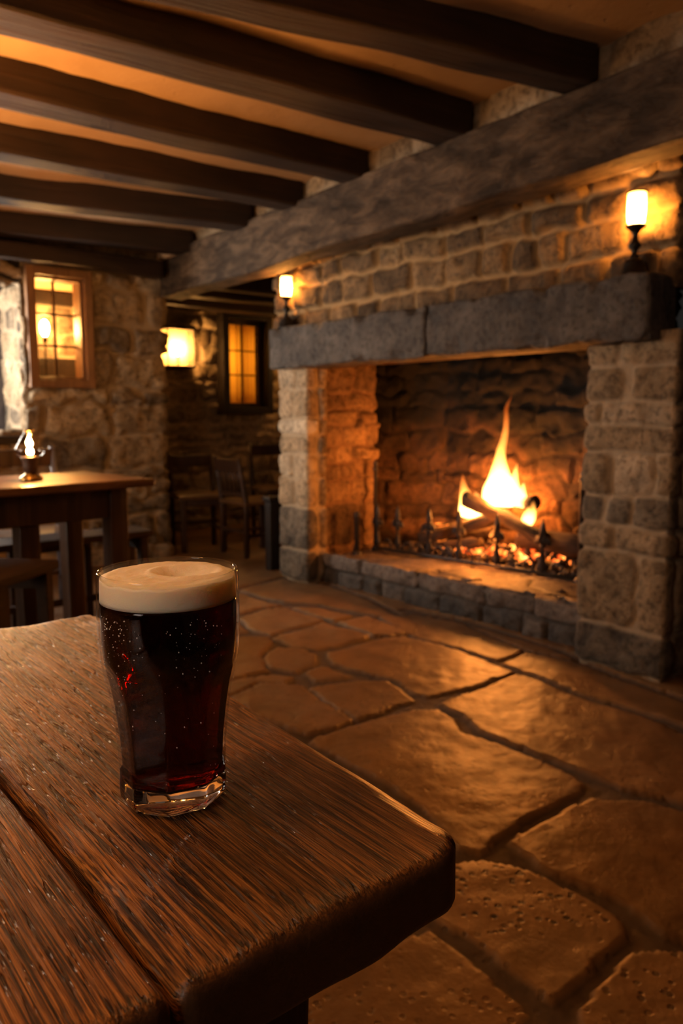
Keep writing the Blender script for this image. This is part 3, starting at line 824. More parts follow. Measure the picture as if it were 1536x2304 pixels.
# hearth: raised step, top slab and front kerb stones
def build_hearth():
    xs = np.linspace(2.80, 3.80, 74); ys = np.linspace(1.72, 3.90, 158)
    X, Y = np.meshgrid(xs, ys)
    P3 = np.stack([X, Y, X * 0], -1)
    wx = X + fbm(P3, 7, 2, 2) * .02; wy = Y + fbm(P3, 7, 2, 4) * .02
    e, idt = rubble(wx, wy, .4, .55, 77)
    ins = sstep(.002, .014, e)
    Z = .19 - .0215 * (Y - 1.75) + fbm(P3, 6, 3, 5) * .008 - (1 - ins) * .010 - sstep(2.83, 2.80, X) * .02
    X = X + .035 * (3.6 - Y) / 1.8 * (X < 2.9)
    X = X + fbm(P3, 9, 2, 6) * .012 * (X < 2.86)
    ny, nx = X.shape; idx = np.arange(nx * ny).reshape(ny, nx)
    F = np.stack([idx[:-1, :-1], idx[:-1, 1:], idx[1:, 1:], idx[1:, :-1]], -1).reshape(-1, 4)
    o = keep(link('hearth_slab', mesh('hearth_slab', np.stack([X, Y, Z], -1).reshape(-1, 3), F, {'tone': .35 + .6 * idt, 'mort': 1 - ins}), M['hearth']))
    m = o.modifiers.new('t', 'SOLIDIFY'); m.thickness = .06; m.offset = -1
    st = []
    r = random.Random(5)
    u = -.1
    while u < 2.1:
        w = r.uniform(.28, .5); st.append((u, u + w, .085, .20, r.uniform(.5, .9))); u += w
    u = -.1
    while u < 2.1:
        w = r.uniform(.14, .3); st.append((u, u + w, -.03, .085, r.uniform(.0, .4))); u += w
    keep(stone_strip('hearth_kerb', [(2.815, 3.60), (2.845, 1.75)], -.03, .175, st, .009, M['hearth'], depth=.022, joint=.009, seed=41, side=1, warp=.012, rough=.012, bulge=.01))
build_hearth()
def hz(y): return .19 - .0215 * (y - 1.75)

# ================================================================== TIMBERS
def timber(name, p0, p1, w, h, mat, label, seed, axis=0, amp=.010, group=None, z_is='bottom', sag=0):
    # p0, p1: ends of the centre line of the underside
    p0, p1 = np.array(p0), np.array(p1)
    L = np.linalg.norm(p1 - p0)
    dims = (L, w, h) if axis == 0 else (w, L, h)
    V, F = rbox(*dims, .016, .03, amp, 5, seed, (.35, 1, 1) if axis == 0 else (1, .35, 1))
    t = V[:, axis] / L
    V[:, 2] += sag * (4 * t * t - 1) + .006 * fbm(V, 2, 2, seed + 4)
    d = p1 - p0
    o = link(name, mesh(name, V, F), mat, loc=tuple((p0 + p1) / 2 + np.array([0, 0, h / 2])))
    yawa = math.atan2(d[1], d[0]) - (0 if axis == 0 else math.pi / 2)
    slope = math.asin(d[2] / L)
    o.rotation_euler = (0, -slope, yawa) if axis == 0 else (slope, 0, yawa)
    return tag(o, label, 'beam', group, 'thing')

# joists (traced far-lower edge at two places, extended to the left wall)
JO = [
    ((1.385, 2.06), (2.41, 1.802), 0.15),
    ((0.762, 2.556), (2.382, 2.412), 0.19),
    ((0.902, 3.071), (2.402, 3.016), 0.16),
    ((1.053, 3.626), (2.447, 3.53), 0.15),
    ((1.229, 4.269), (2.439, 4.019), 0.17),
    ((1.401, 4.899), (2.449, 4.705), 0.17)]
names = ['dark ceiling joist closest to the viewer, over the right end of the mantel', 'second dark ceiling joist from the viewer', 'third dark ceiling joist from the viewer',
         'fourth dark ceiling joist counted from the viewer, third from the far wall', 'fifth dark ceiling joist, second from the far wall', 'last dark ceiling joist, closest to the far stone wall']
for k, (a, b, w) in enumerate(JO):
    a, b = np.array(a), np.array(b)
    s = (b[1] - a[1]) / (b[0] - a[0])
    z = jz((a[1] + b[1]) / 2)
    xa, xb = -1.6, 2.49
    ya, yb = a[1] + s * (xa - a[0]) - w / 2, a[1] + s * (xb - a[0]) - w / 2
    timber('ceiling_joist', (xa, ya, z), (xb, yb, z), w, .14, M['joist'], names[k], 60 + k, 0, .010, 'ceiling joists')
# the long beam in front of the chimney breast
timber('chimney_beam', (2.535, -.6, 1.915), (2.535, 4.99, 1.785), .18, .28, M['beam'], 'long weathered grey-brown timber beam running above the fireplace', 90, 1, .024, None)
# infill between beam and ceiling
structure(stone_strip('trim_infill', [(2.51, -1.0), (2.51, 4.95)], 2.0, 2.30, courses(6, 2.0, 2.3, (.1, .15), (.15, .3), 3, (.4, .9)), .022, M['stone_rubble'], depth=.015, joint=.012, seed=13, side=-1), 'stone infill between the long beam and the ceiling')
# alcove timbers
timber('alcove_joist', (2.5, 5.38, 1.885), (4.8, 5.38, 1.885), .17, .15, M['joist'], 'dark alcove joist nearer to the long beam', 101, 0, .008, 'alcove joists')
timber('alcove_joist', (2.66, 5.04, 1.90), (4.8, 5.04, 1.90), .12, .16, M['joist'], 'dark alcove joist just behind the end of the long beam', 102, 0, .008, 'alcove joists')
timber('alcove_joist', (2.5, 5.84, 1.865), (4.8, 5.84, 1.865),   .22, .14, M['joist'], 'dark timber along the top of the alcove wall over the curtained window', 103, 0, .008, 'alcove joists')
timber('wall_plate', (-1.5, 4.855, 1.905), (2.40, 4.855, 1.905), .10, .10, M['joist'], 'dark timber plate along the top of the far stone wall', 104, 0, .008)

# ================================================================== FOREGROUND TABLE
tb = thing('oak_table', 'foreground worn oak plank table under the pint of dark beer', 'table', (.2, .6, 0))
def plank(x0, x1, seed, rr):
    y0, y1, th = .283, .945, .042
    sx, sy = x1 - x0, y1 - y0
    V, F = rbox(sx, sy, th, .009, .0055, 0, 1, 0)
    P = V + np.array([(x0 + x1) / 2, (y0 + y1) / 2, .75 - th / 2])
    # plan rounding of the outer corners
    if rr:
        R = .026
        for yc, sg in ((y0 + R, -1), (y1 - R * 1.3, 1)):
            dx = P[:, 0] - (x1 - R); dy = (P[:, 1] - yc) * sg
            m = (dx > 0) & (dy > 0)
            mm = np.maximum(dx, dy); l = np.hypot(dx, dy) + 1e-9
            P[:, 0] = np.where(m, x1 - R + dx * mm / l, P[:, 0]); P[:, 1] = np.where(m, yc + sg * dy * mm / l, P[:, 1])
        t = (P[:, 0] - x0) / (x1 - x0)
        P[:, 0] += t * .048 * (P[:, 1] - y0)
    up = (P[:, 2] > .735)
    gr = fbm(P * np.array([1, .12, 1]), 60, 3, seed) * .0012 + fbm(P * np.array([1, .3, 1]), 14, 3, seed + 3) * .0022
    P[:, 2] += np.where(up, gr, gr * .5)
    edge = np.exp(-np.minimum(np.minimum(P[:, 1] - y0, y1 - P[:, 1]), np.minimum(abs(P[:, 0] - x0), abs(P[:, 0] - x1))) / .012)
    nz = np.stack([fbm(P, 15, 3, seed + 20 + c) for c in range(3)], 1)
    P += nz * edge[:, None] * .0035
    P[:, 2] -= edge * .002 * (1 + nz[:, 0])
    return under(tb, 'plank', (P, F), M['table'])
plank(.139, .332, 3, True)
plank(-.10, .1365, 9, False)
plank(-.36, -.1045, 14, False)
for (lx, ly) in ((.205, .375), (.205, .86), (-.27, .375), (-.27, .86)):
    under(tb, 'leg', xf(rbox(.085, .085, .712, .006, .03, .003, 7, int(lx * 50 + ly * 10 + 40)), (lx, ly, .356)), M['oak_dark'])
under(tb, 'apron', xf(rbox(.03, .46, .07, .004, .04, .002, 6, 4), (.215, .617, .674)), M['oak_dark'])
under(tb, 'apron', xf(rbox(.40, .03, .07, .004, .04, .002, 6, 5), (-.03, .375, .674)), M['oak_dark'])

# ================================================================== PINT OF BEER
GX, GY, GZ = .219, .445, .7515
pint = thing('pint_of_beer', 'tall glass of dark ruby beer with cream foam on the oak table', 'drink', (GX, GY, GZ))
PR = [(0, .0330), (.0025, .0342), (.012, .0345), (.02, .0340), (.04, .0350), (.063, .0376), (.079, .0402), (.0915, .0432), (.1, .0443), (.112, .0449), (.132, .0448), (.145, .0443), (.151, .0440)]
zz, rr_ = np.array([p[0] for p in PR]), np.array([p[1] for p in PR])
def smooth_interp(z):
    z = np.asarray(z, float)
    return (np.interp(z - .004, zz, rr_) + np.interp(z, zz, rr_) * 2 + np.interp(z + .004, zz, rr_)) / 4
NA = 180; NF = 9
ph0 = math.radians(-122)
def outer(z, th):
    R = float(smooth_interp(z))
    if z > .101: return np.full_like(th, R)
    rl = float(np.interp(z, [0, .0025, .012, .02, .04, .063, .074, .088, .101], [.0325, .0338, .0342, .0336, .0346, .0370, .0388, .0420, .0470]))
    a = (th - ph0) % (2 * math.pi / NF) - math.pi / NF
    flat = rl * .968 / np.cos(a)
    Rr = R if z > .088 else R * 1.012
    k = 3200.
    return -np.log(np.exp(-k * flat) + np.exp(-k * Rr)) / k
def build_pint():
    th = np.linspace(0, 2 * math.pi, NA, endpoint=False)
    oz = np.concatenate([[0, .0008, .0025], np.linspace(.005, .07, 30), np.linspace(.072, .106, 32), np.linspace(.11, .1475, 12)])
    rings = []
    rings.append((np.full(NA, .022), np.full(NA, .0018))); rings.append((np.full(NA, .027), np.full(NA, .0008)))
    for z in oz:
        k = 1 if z > .002 else .975
        rings.append((outer(z, th) * k, np.full(NA, z)))
    for t in np.linspace(0, math.pi, 7):
        rings.append((np.full(NA, .0428 + .00135 * math.cos(t)), np.full(NA, .1495 + .0014 * math.sin(t))))
    iz = np.concatenate([np.linspace(.147, .112, 10), np.linspace(.109, .07, 34), np.linspace(.066, .024, 20), [.020, .0165, .0145]])
    def rin(z, a=th, off=.0016):
        r = outer(max(z, .012), a) - off - (.0007 if z < .1 else .0007)
        return r * (.94 if z < .0155 else (.985 if z < .018 else 1))
    inner = [(rin(z), z) for z in iz] + [(np.full(NA, .022), .0135), (np.full(NA, .010), .0133)]
    for r, z in inner: rings.append((r, np.full(NA, z)))
    V = np.concatenate([np.stack([r * np.cos(th), r * np.sin(th), z], 1) for r, z in rings])
    n = len(rings); F = []; mi = []
    zr = [float(np.mean(z)) for r, z in rings]
    ntop = 2 + len(oz)
    for i in range(n - 1):
        base = (i < ntop and zr[i] < .0195) or (i >= ntop + 7 and zr[i + 1] < .0150)
        for k in range(NA):
            k2 = (k + 1) % NA
            F.append([i * NA + k, i * NA + k2, (i + 1) * NA + k2, (i + 1) * NA + k]); mi.append(1 if base else 0)
    F.append(list(range(NA))[::-1]); mi.append(1)
    F.append([(n - 1) * NA + k for k in range(NA)]); mi.append(1)
    o = link('glass_tumbler', mesh('glass_tumbler', V, F, mi=mi), [M['thin_glass'], M['glass']], pint)
    # beer, a hair wider than the bore
    bz = np.concatenate([[.0146, .0165, .020], np.linspace(.024, .066, 20), np.linspace(.07, .109, 34), np.linspace(.112, .133, 8)])
    one = np.ones(NA)
    lr = [(one * .003, .0132), (one * .022, .0134)] + [(rin(z) + .0003, z) for z in bz] + [(one * .030, .1332), (one * .002, .1332)]
    V = np.concatenate([np.stack([r * np.cos(th), r * np.sin(th), np.full(NA, z)], 1) for r, z in lr])
    F = [[i * NA + k, i * NA + (k + 1) % NA, (i + 1) * NA + (k + 1) % NA, (i + 1) * NA + k] for i in range(len(lr) - 1) for k in range(NA)]
    F.append(list(range(NA))[::-1]); F.append([(len(lr) - 1) * NA + k for k in range(NA)])
    link('dark_beer', mesh('dark_beer', V, F), M['beer'], pint)
    # foam with a dimple
    rows = []
    for z in np.linspace(.1325, .1465, 8): rows.append((float(smooth_interp(z)) - .0019, z))
    fr = [(r, None) for r in np.linspace(.0422, .0005, 44)]
    NV = 120
    tt = np.linspace(0, 2 * math.pi, NV, endpoint=False)
    pts = []
    pts.append(np.stack([.001 * np.cos(tt), .001 * np.sin(tt), np.full(NV, .1325)], 1))
    for r, z in rows: pts.append(np.stack([r * np.cos(tt), r * np.sin(tt), np.full(NV, z)], 1))
    rt = np.array([math.cos(yaw), -math.sin(yaw)]); fw = np.array([math.sin(yaw), math.cos(yaw)])
    dc = rt * .010 + fw * .004
    for r, _ in fr:
        x, y = r * np.cos(tt), r * np.sin(tt)
        z = .1478 - .0012 * sstep(.038, .0425, np.full(NV, r)) + 0
        ddx = (x - dc[0]) * rt[0] + (y - dc[1]) * rt[1]; ddy = (x - dc[0]) * fw[0] + (y - dc[1]) * fw[1]
        d = np.hypot(ddx / .021, ddy / .0185) + .12 * fbm(np.stack([x, y, x * 0], 1), 90, 2, 3)
        z = z - .0055 * sstep(1.0, .25, d) + .0011 * np.exp(-((d - 1.12) / .16) ** 2)
        P3 = np.stack([x, y, x * 0], 1)
        z = z + .0008 * fbm(P3, 120, 3, 8) + .00025 * fbm(P3, 900, 2, 9)
        pts.append(np.stack([x, y, z], 1))
    V = np.concatenate(pts); n = len(pts); F = []
    for i in range(n - 1):
        for k in range(NV):
            k2 = (k + 1) % NV
            F.append([i * NV + k, i * NV + k2, (i + 1) * NV + k2, (i + 1) * NV + k])
    F.append(list(range(NV))[::-1]); F.append([(n - 1) * NV + k for k in range(NV)])
    link('foam_head', mesh('foam_head', V, F), M['foam'], pint)
    # bubbles and droplets clinging to the glass
    parts = []
    r = random.Random(4)
    vd = math.atan2(-math.cos(yaw), -math.sin(yaw))      # side of the glass that faces the table's near end
    for i in range(150):
        if i < 75: a = vd + r.gauss(-.62, .26); z = .128 - abs(r.gauss(0, .022))
        elif i < 120: a = vd + r.gauss(.55, .3); z = .128 - abs(r.gauss(0, .022))
        else: a = vd + r.uniform(-1.2, 1.2); z = r.uniform(.02, .12)
        s = r.choice([.00016, .0002, .00025, .0003, .0004]) * (1.5 if r.random() < .06 else 1)
        R = float(outer(z, np.array([a]))[0]) - .0001
        v, f = blob((s, s, s * 1.15), i, .2, 4)
        parts.append((v + np.array([R * math.cos(a), R * math.sin(a), z]), f))
    V, F, _ = join(parts)
    o = link('bubbles', mesh('bubbles', V, F), M['bubble'], pint); o['kind'] = 'stuff'
build_pint()

# ================================================================== MANTEL LAMPS
def flame_shape(h, r, seed=1, n=14):
    pts, rad = [], []
    for i in range(n + 1):
        t = i / n
        pts.append((.08 * r * math.sin(t * 3 + seed), 0, t * h)); rad.append(max(.02 * r, r * math.sin(math.pi * min(1, t * .9 + .1)) ** .8 * (1 - t * .55) * 1.25))
    return tube(pts, rad, 14)
M['candle_flame'] = emit('candle_flame', (1, .42, .09), 680)
def mantel_lamp(x, y, label):
    o = thing('mantel_lamp', label, 'lamp', (x, y, 1.497), 0, 'candle lamps on the mantel')
    link('base', mesh('base', *lathe([(.052, 0), (.054, .006), (.048, .012), (.040, .045), (.036, .058), (.030, .064)], 24)), M['black'], o)
    link('stem', mesh('stem', *lathe([(.028, .062), (.016, .075), (.010, .088), (.011, .096), (.021, .108), (.023, .116), (.014, .128), (.009, .145), (.011, .158), (.022, .170), (.034, .178), (.036, .184), (.012, .186)], 24)), M['black'], o)
    cd = link('candle', mesh('candle', *lathe([(.010, .184), (.010, .20), (.003, .202)], 12)), M['shade'], o)
    link('flame', mesh('flame', *xf(flame_shape(.062, .020), (0, 0, .205))), M['candle_flame'], cd)
    sh = link('glass_shade', mesh('glass_shade', *lathe([(.026, .186), (.031, .20), (.033, .24), (.033, .285), (.032, .297)], 32, False)), M['shade'], o)
    sh.modifiers.new('t', 'SOLIDIFY').thickness = .002
    link('shade_rim', mesh('shade_rim', *tube([(.036 * math.cos(a), .036 * math.sin(a), .299) for a in np.linspace(0, 2 * math.pi, 33)], .0035, 8, False)), M['black'], sh)
    return o
mantel_lamp(2.668, 1.585, 'black candle lamp with glowing glass on the right end of the mantel')
mantel_lamp(2.668, 3.795, 'black candle lamp with glowing glass on the left end of the mantel')

# ================================================================== ALCOVE LANTERN
la = thing('wall_lantern', 'square glowing glass wall lantern on the alcove stones', 'lamp', (3.07, 6.02, 1.385))
link('backplate', mesh('backplate', *xf(rbox(.25, .02, .31, .004, .1), (0, -.005, .16))), M['cream'], la)
link('top_cap', mesh('top_cap', *xf(rbox(.255, .132, .022, .005, .1), (0, -.078, .322))), M['black'], la)
link('bottom_tray', mesh('bottom_tray', *xf(rbox(.255, .132, .018, .005, .1), (0, -.078, .008))), M['black'], la)
V, F = rbox(.245, .125, .295, .012, .1)
g = link('glass_box', mesh('glass_box', *xf((V, F), (0, -.078, .165))), M['lantern_glass'], la)
for sx in (-1, 1):
    for yy in (-.016, -.14):
        link('corner_post', mesh('corner_post', *xf(rbox(.009, .009, .305, .002, .2), (sx * .123, yy, .165))), M['black'], la)
link('socket', mesh('socket', *xf(lathe([(.014, .02), (.014, .09), (.01, .1)], 16), (.0, -.078, 0))), M['black'], la)
M['bulb'] = emit('bulb', (1, .48, .13), 120)
M['bulb_window'] = emit('bulb_window', (1, .50, .14), 330)
link('bulb', mesh('bulb', *xf(lathe([(.008, .095), (.02, .11), (.034, .14), (.038, .165), (.032, .19), (.016, .208), (.003, .213)], 24), (0, -.078, 0))), M['bulb'], la)

# lamp behind the pine window
nl = thing('window_lamp', 'slim lamp with a bare glowing bulb behind the pine framed window', 'lamp', (1.80, 5.40, 1.21))
link('base', mesh('base', *lathe([(.04, 0), (.042, .005), (.03, .012), (.008, .016)], 24)), M['black'], nl)
link('stem', mesh('stem', *lathe([(.005, .01), (.005, .27), (.014, .275), (.016, .30), (.011, .315)], 16)), M['black'], nl)
link('bulb', mesh('bulb', *lathe([(.009, .31), (.018, .325), (.027, .35), (.030, .375), (.026, .40), (.013, .418), (.002, .424)], 24)), M['bulb_window'], nl)

# ================================================================== FURNITURE AT THE BACK
def chair(name, label, loc, rz, w=.36, d=.36, sh=.41, bh=.72, slats=4, mat='oak_dark', seat='seat', solid=False, group=None, postmat=None):
    o = thing(name, label, 'chair', loc, rz, group)           # faces local -Y, back at +Y
    P = M[postmat] if postmat else M[mat]
    def add(n, VF, m): return link(n, mesh(n, *VF), m, o)
    add('seat', xf(rbox(w, d, .03, .008, .08, .002, 6, 3), (0, 0, sh - .015)), M[seat])
    for sx in (-1, 1):
        add('leg', xf(rbox(.036, .036, sh - .025, .004, .1), (sx * (w / 2 - .03), -d / 2 + .03, (sh - .025) / 2)), M[mat])
        add('back_post', tube([(sx * (w / 2 - .02), d / 2 - .02, 0), (sx * (w / 2 - .02), d / 2 - .02, sh), (sx * (w / 2 - .02), d / 2 + .01, (sh + bh) / 2), (sx * (w / 2 - .02), d / 2 + .035, bh)], [.02, .021, .019, .016], 8), P)
    add('top_rail', xf(rbox(w - .02, .024, .085, .006, .06, .001), (0, d / 2 + .03, bh - .055)), M[mat])
    if solid:
        pass
    elif slats:
        add('lower_rail', xf(rbox(w - .06, .02, .035, .004, .1), (0, d / 2 - .005, sh + .05)), M[mat])
        for k in range(slats):
            x = -w / 2 + .07 + (w - .14) * k / (slats - 1)
            add('slat', tube([(x, d / 2 - .003, sh + .06), (x, d / 2 + .01, (sh + bh) / 2), (x, d / 2 + .027, bh - .09)], [.012, .009, .012], 8), M[mat])
    for sx in (-1, 1):
        add('stretcher', xf(rbox(.02, d - .07, .024, .004, .2), (sx * (w / 2 - .03), 0, .15)), M[mat])
    add('apron', xf(rbox(w - .06, .02, .05, .003, .2), (0, -d / 2 + .03, sh - .055)), M[mat])
    add('stretcher', xf(rbox(w - .06, .02, .024, .004, .2), (0, d / 2 - .02, .18)), M[mat])
    return o
chair('wooden_chair', 'dark wooden chair with a plain backrest beside the far wall corner', (2.78, 5.12, 0), math.radians(-14), .36, .36, .415, .70, 0)
chair('wooden_chair', 'slat-backed dark wooden chair seen from behind near the fireplace pillar', (3.0, 4.69, 0), math.radians(90), .36, .38, .395, .70, 5)
chair('wooden_chair', 'dark wooden chair half hidden behind the left fireplace pillar', (3.56, 5.15, 0), math.radians(-10), .40, .38, .42, .76, 0)
chair('wooden_chair', 'chair with pale blue-lit posts tucked behind the lamp table', (1.19, 3.83, 0), math.radians(4), .42, .38, .43, .835, 0, postmat='blue_grey')
# low dark bench end by the pillar
be = thing('settle_bench', 'low dark settle bench whose end post stands against the left pillar', 'bench', (2.86, 4.09, 0))
for nm, VF in (('end_post', xf(rbox(.075, .065, .45, .006, .05, .002), (-.11, 0, .225))), ('post_cap', xf(rbox(.10, .085, .035, .008, .05), (-.11, 0, .4625))),
               ('seat', xf(rbox(.55, .26, .03, .006, .1), (.24, .06, .36))), ('end_post', xf(rbox(.05, .05, .345, .005, .1), (.44, .08, .1725))), ('rail', xf(rbox(.5, .03, .05, .004, .1), (.18, .0, .32)))):
    link(nm, mesh(nm, *VF), M['black_wood'], be)

# left dining table with the oil lamp
lt = thing('dining_table', 'long dark dining table carrying the oil lamp near the far wall', 'table', (1.339, 2.81, 0), math.radians(6))
def lt_add(n, VF, m): return link(n, mesh(n, *VF), m, lt)
V, F = rbox(1.5, .56, .032, .008, .03, .002, 5, 4, (.3, 1, 1))
lt_add('tabletop', xf((V, F), (-.75, .28, .734)), M['oak_top'])
for (x, y) in ((-.13, .09), (-.13, .47), (-1.35, .09), (-1.35, .47), (-.47, .12)):
    lt_add('leg', xf(rbox(.075, .075, .718, .006, .1, .002), (x, y, .359)), M['oak_dark'])
lt_add('apron', xf(rbox(1.28, .025, .115, .004, .1), (-.74, .075, .66)), M['oak_dark'])
lt_add('apron', xf(rbox(1.28, .025, .115, .004, .1), (-.74, .485, .66)), M['oak_dark'])
lt_add('apron', xf(rbox(.025, .38, .115, .004, .1), (-.125, .28, .66)), M['oak_dark'])
lt_add('stretcher', xf(rbox(1.2, .04, .04, .004, .1), (-.74, .28, .12)), M['oak_dark'])

def bench(label, loc, rz, L, d, h, cat='bench', nm='wooden_bench'):
    o = thing(nm, label, cat, loc, rz)
    link('seat', mesh('seat', *xf(rbox(L, d, .032, .008, .04, .002, 5, 7), (0, 0, h - .016))), M['bench'], o)
    for sx in (-1, 1):
        for sy in (-1, 1):
            link('leg', mesh('leg', *xf(rbox(.042, .042, h - .03, .005, .1), (sx * (L / 2 - .045), sy * (d / 2 - .035), (h - .03) / 2))), M['bench'], o)
        link('rail', mesh('rail', *xf(rbox(.025, d - .08, .05, .004, .1), (sx * (L / 2 - .045), 0, h - .07))), M['bench'], o)
    link('stretcher', mesh('stretcher', *xf(rbox(L - .1, .025, .03, .004, .1), (0, 0, .14))), M['bench'], o)
    return o
bench('long low bench behind the dining table, its end beside the far wall', (1.08, 3.50, 0), math.radians(1), 1.05, .22, .45)
bench('small wooden stool in front of the dining table', (.685, 2.63, 0), math.radians(40), .36, .24, .50, 'stool', 'wooden_stool')

# oil lamp
ol = thing('oil_lamp', 'brass-footed oil lamp with clear bulbous chimney on the dining table', 'lamp', (.934, 3.034, .7505))
link('foot', mesh('foot', *lathe([(.042, 0), (.044, .006), (.036, .014), (.024, .022), (.020, .028)], 28)), M['brass'], ol)
link('reservoir', mesh('reservoir', *lathe([(.020, .026), (.024, .03), (.027, .055), (.032, .083), (.034, .087), (.012, .09)], 28)), M['oak_dark'], ol)
c = link('glass_chimney', mesh('glass_chimney', *lathe([(.030, .086), (.046, .095), (.053, .108), (.050, .122), (.040, .142), (.026, .166), (.018, .178), (.017, .186)], 36, False)), M['thin_glass'], ol)
link('chimney_rim', mesh('chimney_rim', *tube([(.0175 * math.cos(a), .0175 * math.sin(a), .187) for a in np.linspace(0, 2 * math.pi, 25)], .0025, 6, False)), M['brass'], c)
link('burner', mesh('burner', *lathe([(.012, .088), (.011, .098), (.004, .10)], 16)), M['brass'], ol)
link('flame', mesh('flame', *join([xf(flame_shape(.034, .0125), (0, 0, .096)), xf(flame_shape(.036, .0115, 2), (0, 0, .128))])[:2]), M['candle_flame'], ol)

# ================================================================== FIRE
def rail_pt(y, dz=0): return (3.185 + (3.535 - y) / 1.37 * .06, y, hz(y) + dz)
fe = thing('fire_fender', 'low wrought iron fender with fleur-de-lis spikes in front of the fire', 'fender', rail_pt(2.85))
def fe_add(n, VF): return under(fe, n, VF, M['iron'])
fe_add('bottom_rail', tube([rail_pt(y, .016) for y in (3.60, 3.1, 2.6, 2.15)], .011, 8))
half = [(.004, 0), (.010, .02), (.030, .045), (.020, .062), (.010, .10), (.007, .135), (.020, .138), (.020, .150), (.009, .153), (.022, .158), (.040, .150), (.050, .165), (.036, .192), (.020, .190), (.016, .205), (.019, .225), (.010, .255), (.0015, .285)]
poly = [(x, z) for x, z in half] + [(-x, z) for x, z in half[::-1]]
for y in (3.56, 3.386, 3.13, 2.905, 2.645, 2.36):
    p = rail_pt(y, .012)
    fe_add('finial', xf(prism(poly, .010), p, (0, 0, math.pi / 2)))
for y in (3.47, 3.30, 3.21, 3.05, 2.98, 2.83, 2.73, 2.56, 2.44, 2.27):
    p = rail_pt(y, .05)
    ring = [(p[0], p[1] + .030 * math.cos(a), p[2] + .030 * math.sin(a)) for a in np.linspace(0, 1.75 * math.pi, 18)]
    fe_add('scroll', tube(ring, .006, 6))
def post(x, y, h, r, label, nm='fire_post'):
    o = thing(nm, label, 'firedog', (x, y, hz(y) - .004), 0, 'iron posts beside the fire')
    link('foot', mesh('foot', *lathe([(r * 2.2, 0), (r * 2.2, .012), (r * 1.2, .03)], 12)), M['iron'], o)
    link('shaft', mesh('shaft', *lathe([(r, .02), (r, h * .88), (r * 1.5, h * .885), (r * 1.5, h * .91), (r * .9, h * .915)], 12)), M['iron'], o)
    link('knob', mesh('knob', *lathe([(r * .9, h * .91), (r * 1.3, h * .94), (r * .9, h * .97), (r * .3, h)], 12)), M['iron'], o)
post(3.20, 3.60, .575, .0115, 'tall iron post standing at the left end of the fender')
post(3.24, 2.14, .565, .0125, 'tall iron post standing at the right end of the fender')
post(2.99, 3.53, .27, .017, 'short thick iron post by the left jamb of the fireplace')

def log(p0, p1, r, label, seed):
    p0, p1 = np.array(p0, float), np.array(p1, float)
    t = np.linspace(0, 1, 16)[:, None]
    pts = p0 + (p1 - p0) * t
    L = np.linalg.norm(p1 - p0)
    q = np.concatenate([[[0, 0, 0]], ]) ; axis = (p1 - p0) / L
    V, F = tube([(0, 0, L * a) for a in np.linspace(-.5, .5, 18)], r * (1 + .12 * np.sin(np.linspace(0, 5, 18) + seed)), 14, True, r * .35, seed, 1.1 / r * .6)
    o = link('fire_log', mesh('fire_log', V, F), M['log'], loc=tuple((p0 + p1) / 2))
    o.rotation_mode = 'QUATERNION'; o.rotation_quaternion = Vector(axis).to_track_quat('Z', 'Y')
    o.rotation_mode = 'XYZ'
    return tag(o, label, 'log', 'burning logs')
log((3.340, 3.330, 0.235), (3.420, 2.770, 0.435), .042, 'burning log sloping up from the left of the fire', 1)
log((3.330, 2.970, 0.525), (3.420, 2.480, 0.335), .042, 'burning log leaning down from the top of the pile to the right', 2)
log((3.500, 2.930, 0.505), (3.420, 2.550, 0.525), .036, 'charred log lying across the top of the pile', 3)
log((3.480, 3.450, 0.255), (3.560, 2.950, 0.335), .05, 'dark log at the back left of the fire', 4)
log((3.450, 2.670, 0.315), (3.500, 2.250, 0.315), .055, 'dark log at the back right of the fire', 5)
log((3.320, 3.200, 0.205), (3.360, 2.870, 0.275), .035, 'charred log low at the front left of the embers', 6)
parts = []; r = random.Random(9)
for i in range(620):
    y = r.uniform(2.12, 3.48); c = 1 - min(1, abs(y - 2.76) / .66)
    x = 3.30 + r.uniform(-.04, .24)
    top = hz(y) + .03 + c * .075 * (.35 + .65 * min(1, (x - 3.24) / .16))
    z = r.uniform(hz(y) + .01, top)
    s = r.uniform(.012, .026)
    hot = (c > .35 and z > hz(y) + .045 and r.random() < .42 and x < 3.5)
    v, f = blob((s, s, s * .8), i, .5, 5)
    parts.append((v + np.array([x, y, z]), f, 1 if hot else 0))
V, F, mi = join(parts)
tag(link('coal_bed', mesh('coal_bed', V, F, mi=mi), [M['coal'], M['ember']]), 'bed of black coals and glowing red embers under the logs', 'coals', None, 'stuff')

def flame(name, tongues, zlo, zhi, k, label):
    parts = []
    for pts, rad in tongues:
        pts = np.array(pts, float); n = 26
        t = np.linspace(0, 1, len(pts)); tt = np.linspace(0, 1, n)
        P = np.stack([np.interp(tt, t, pts[:, c]) for c in range(3)], 1); R = np.interp(tt, t, rad)
        for _ in range(3):
            P[1:-1] = (P[:-2] + 2 * P[1:-1] + P[2:]) / 4; R[1:-1] = (R[:-2] + 2 * R[1:-1] + R[2:]) / 4
        v, f = tube(P, R, 16, True)
        v = v + .018 * np.stack([fbm(v, 9, 2, 3 + c) for c in range(3)], 1) * sstep(zlo, zhi, v[:, 2])[:, None] * 1.6
        v[:, 0] = 3.40 + (v[:, 0] - 3.40) * .7
        parts.append((v, f))
    V, F, _ = join(parts)
    o = link(name, mesh(name, V, F), flame_mat(name, zlo, zhi, k))
    rm = o.modifiers.new('r', 'REMESH'); rm.mode = 'VOXEL'; rm.voxel_size = .0065
    sm = o.modifiers.new('s', 'SMOOTH'); sm.iterations = 3
    return tag(o, label, 'flame', 'flames')
FXX = 3.40
def tongue(*p): return ([(FXX, q[0], q[1]) for q in p], [q[2] for q in p])
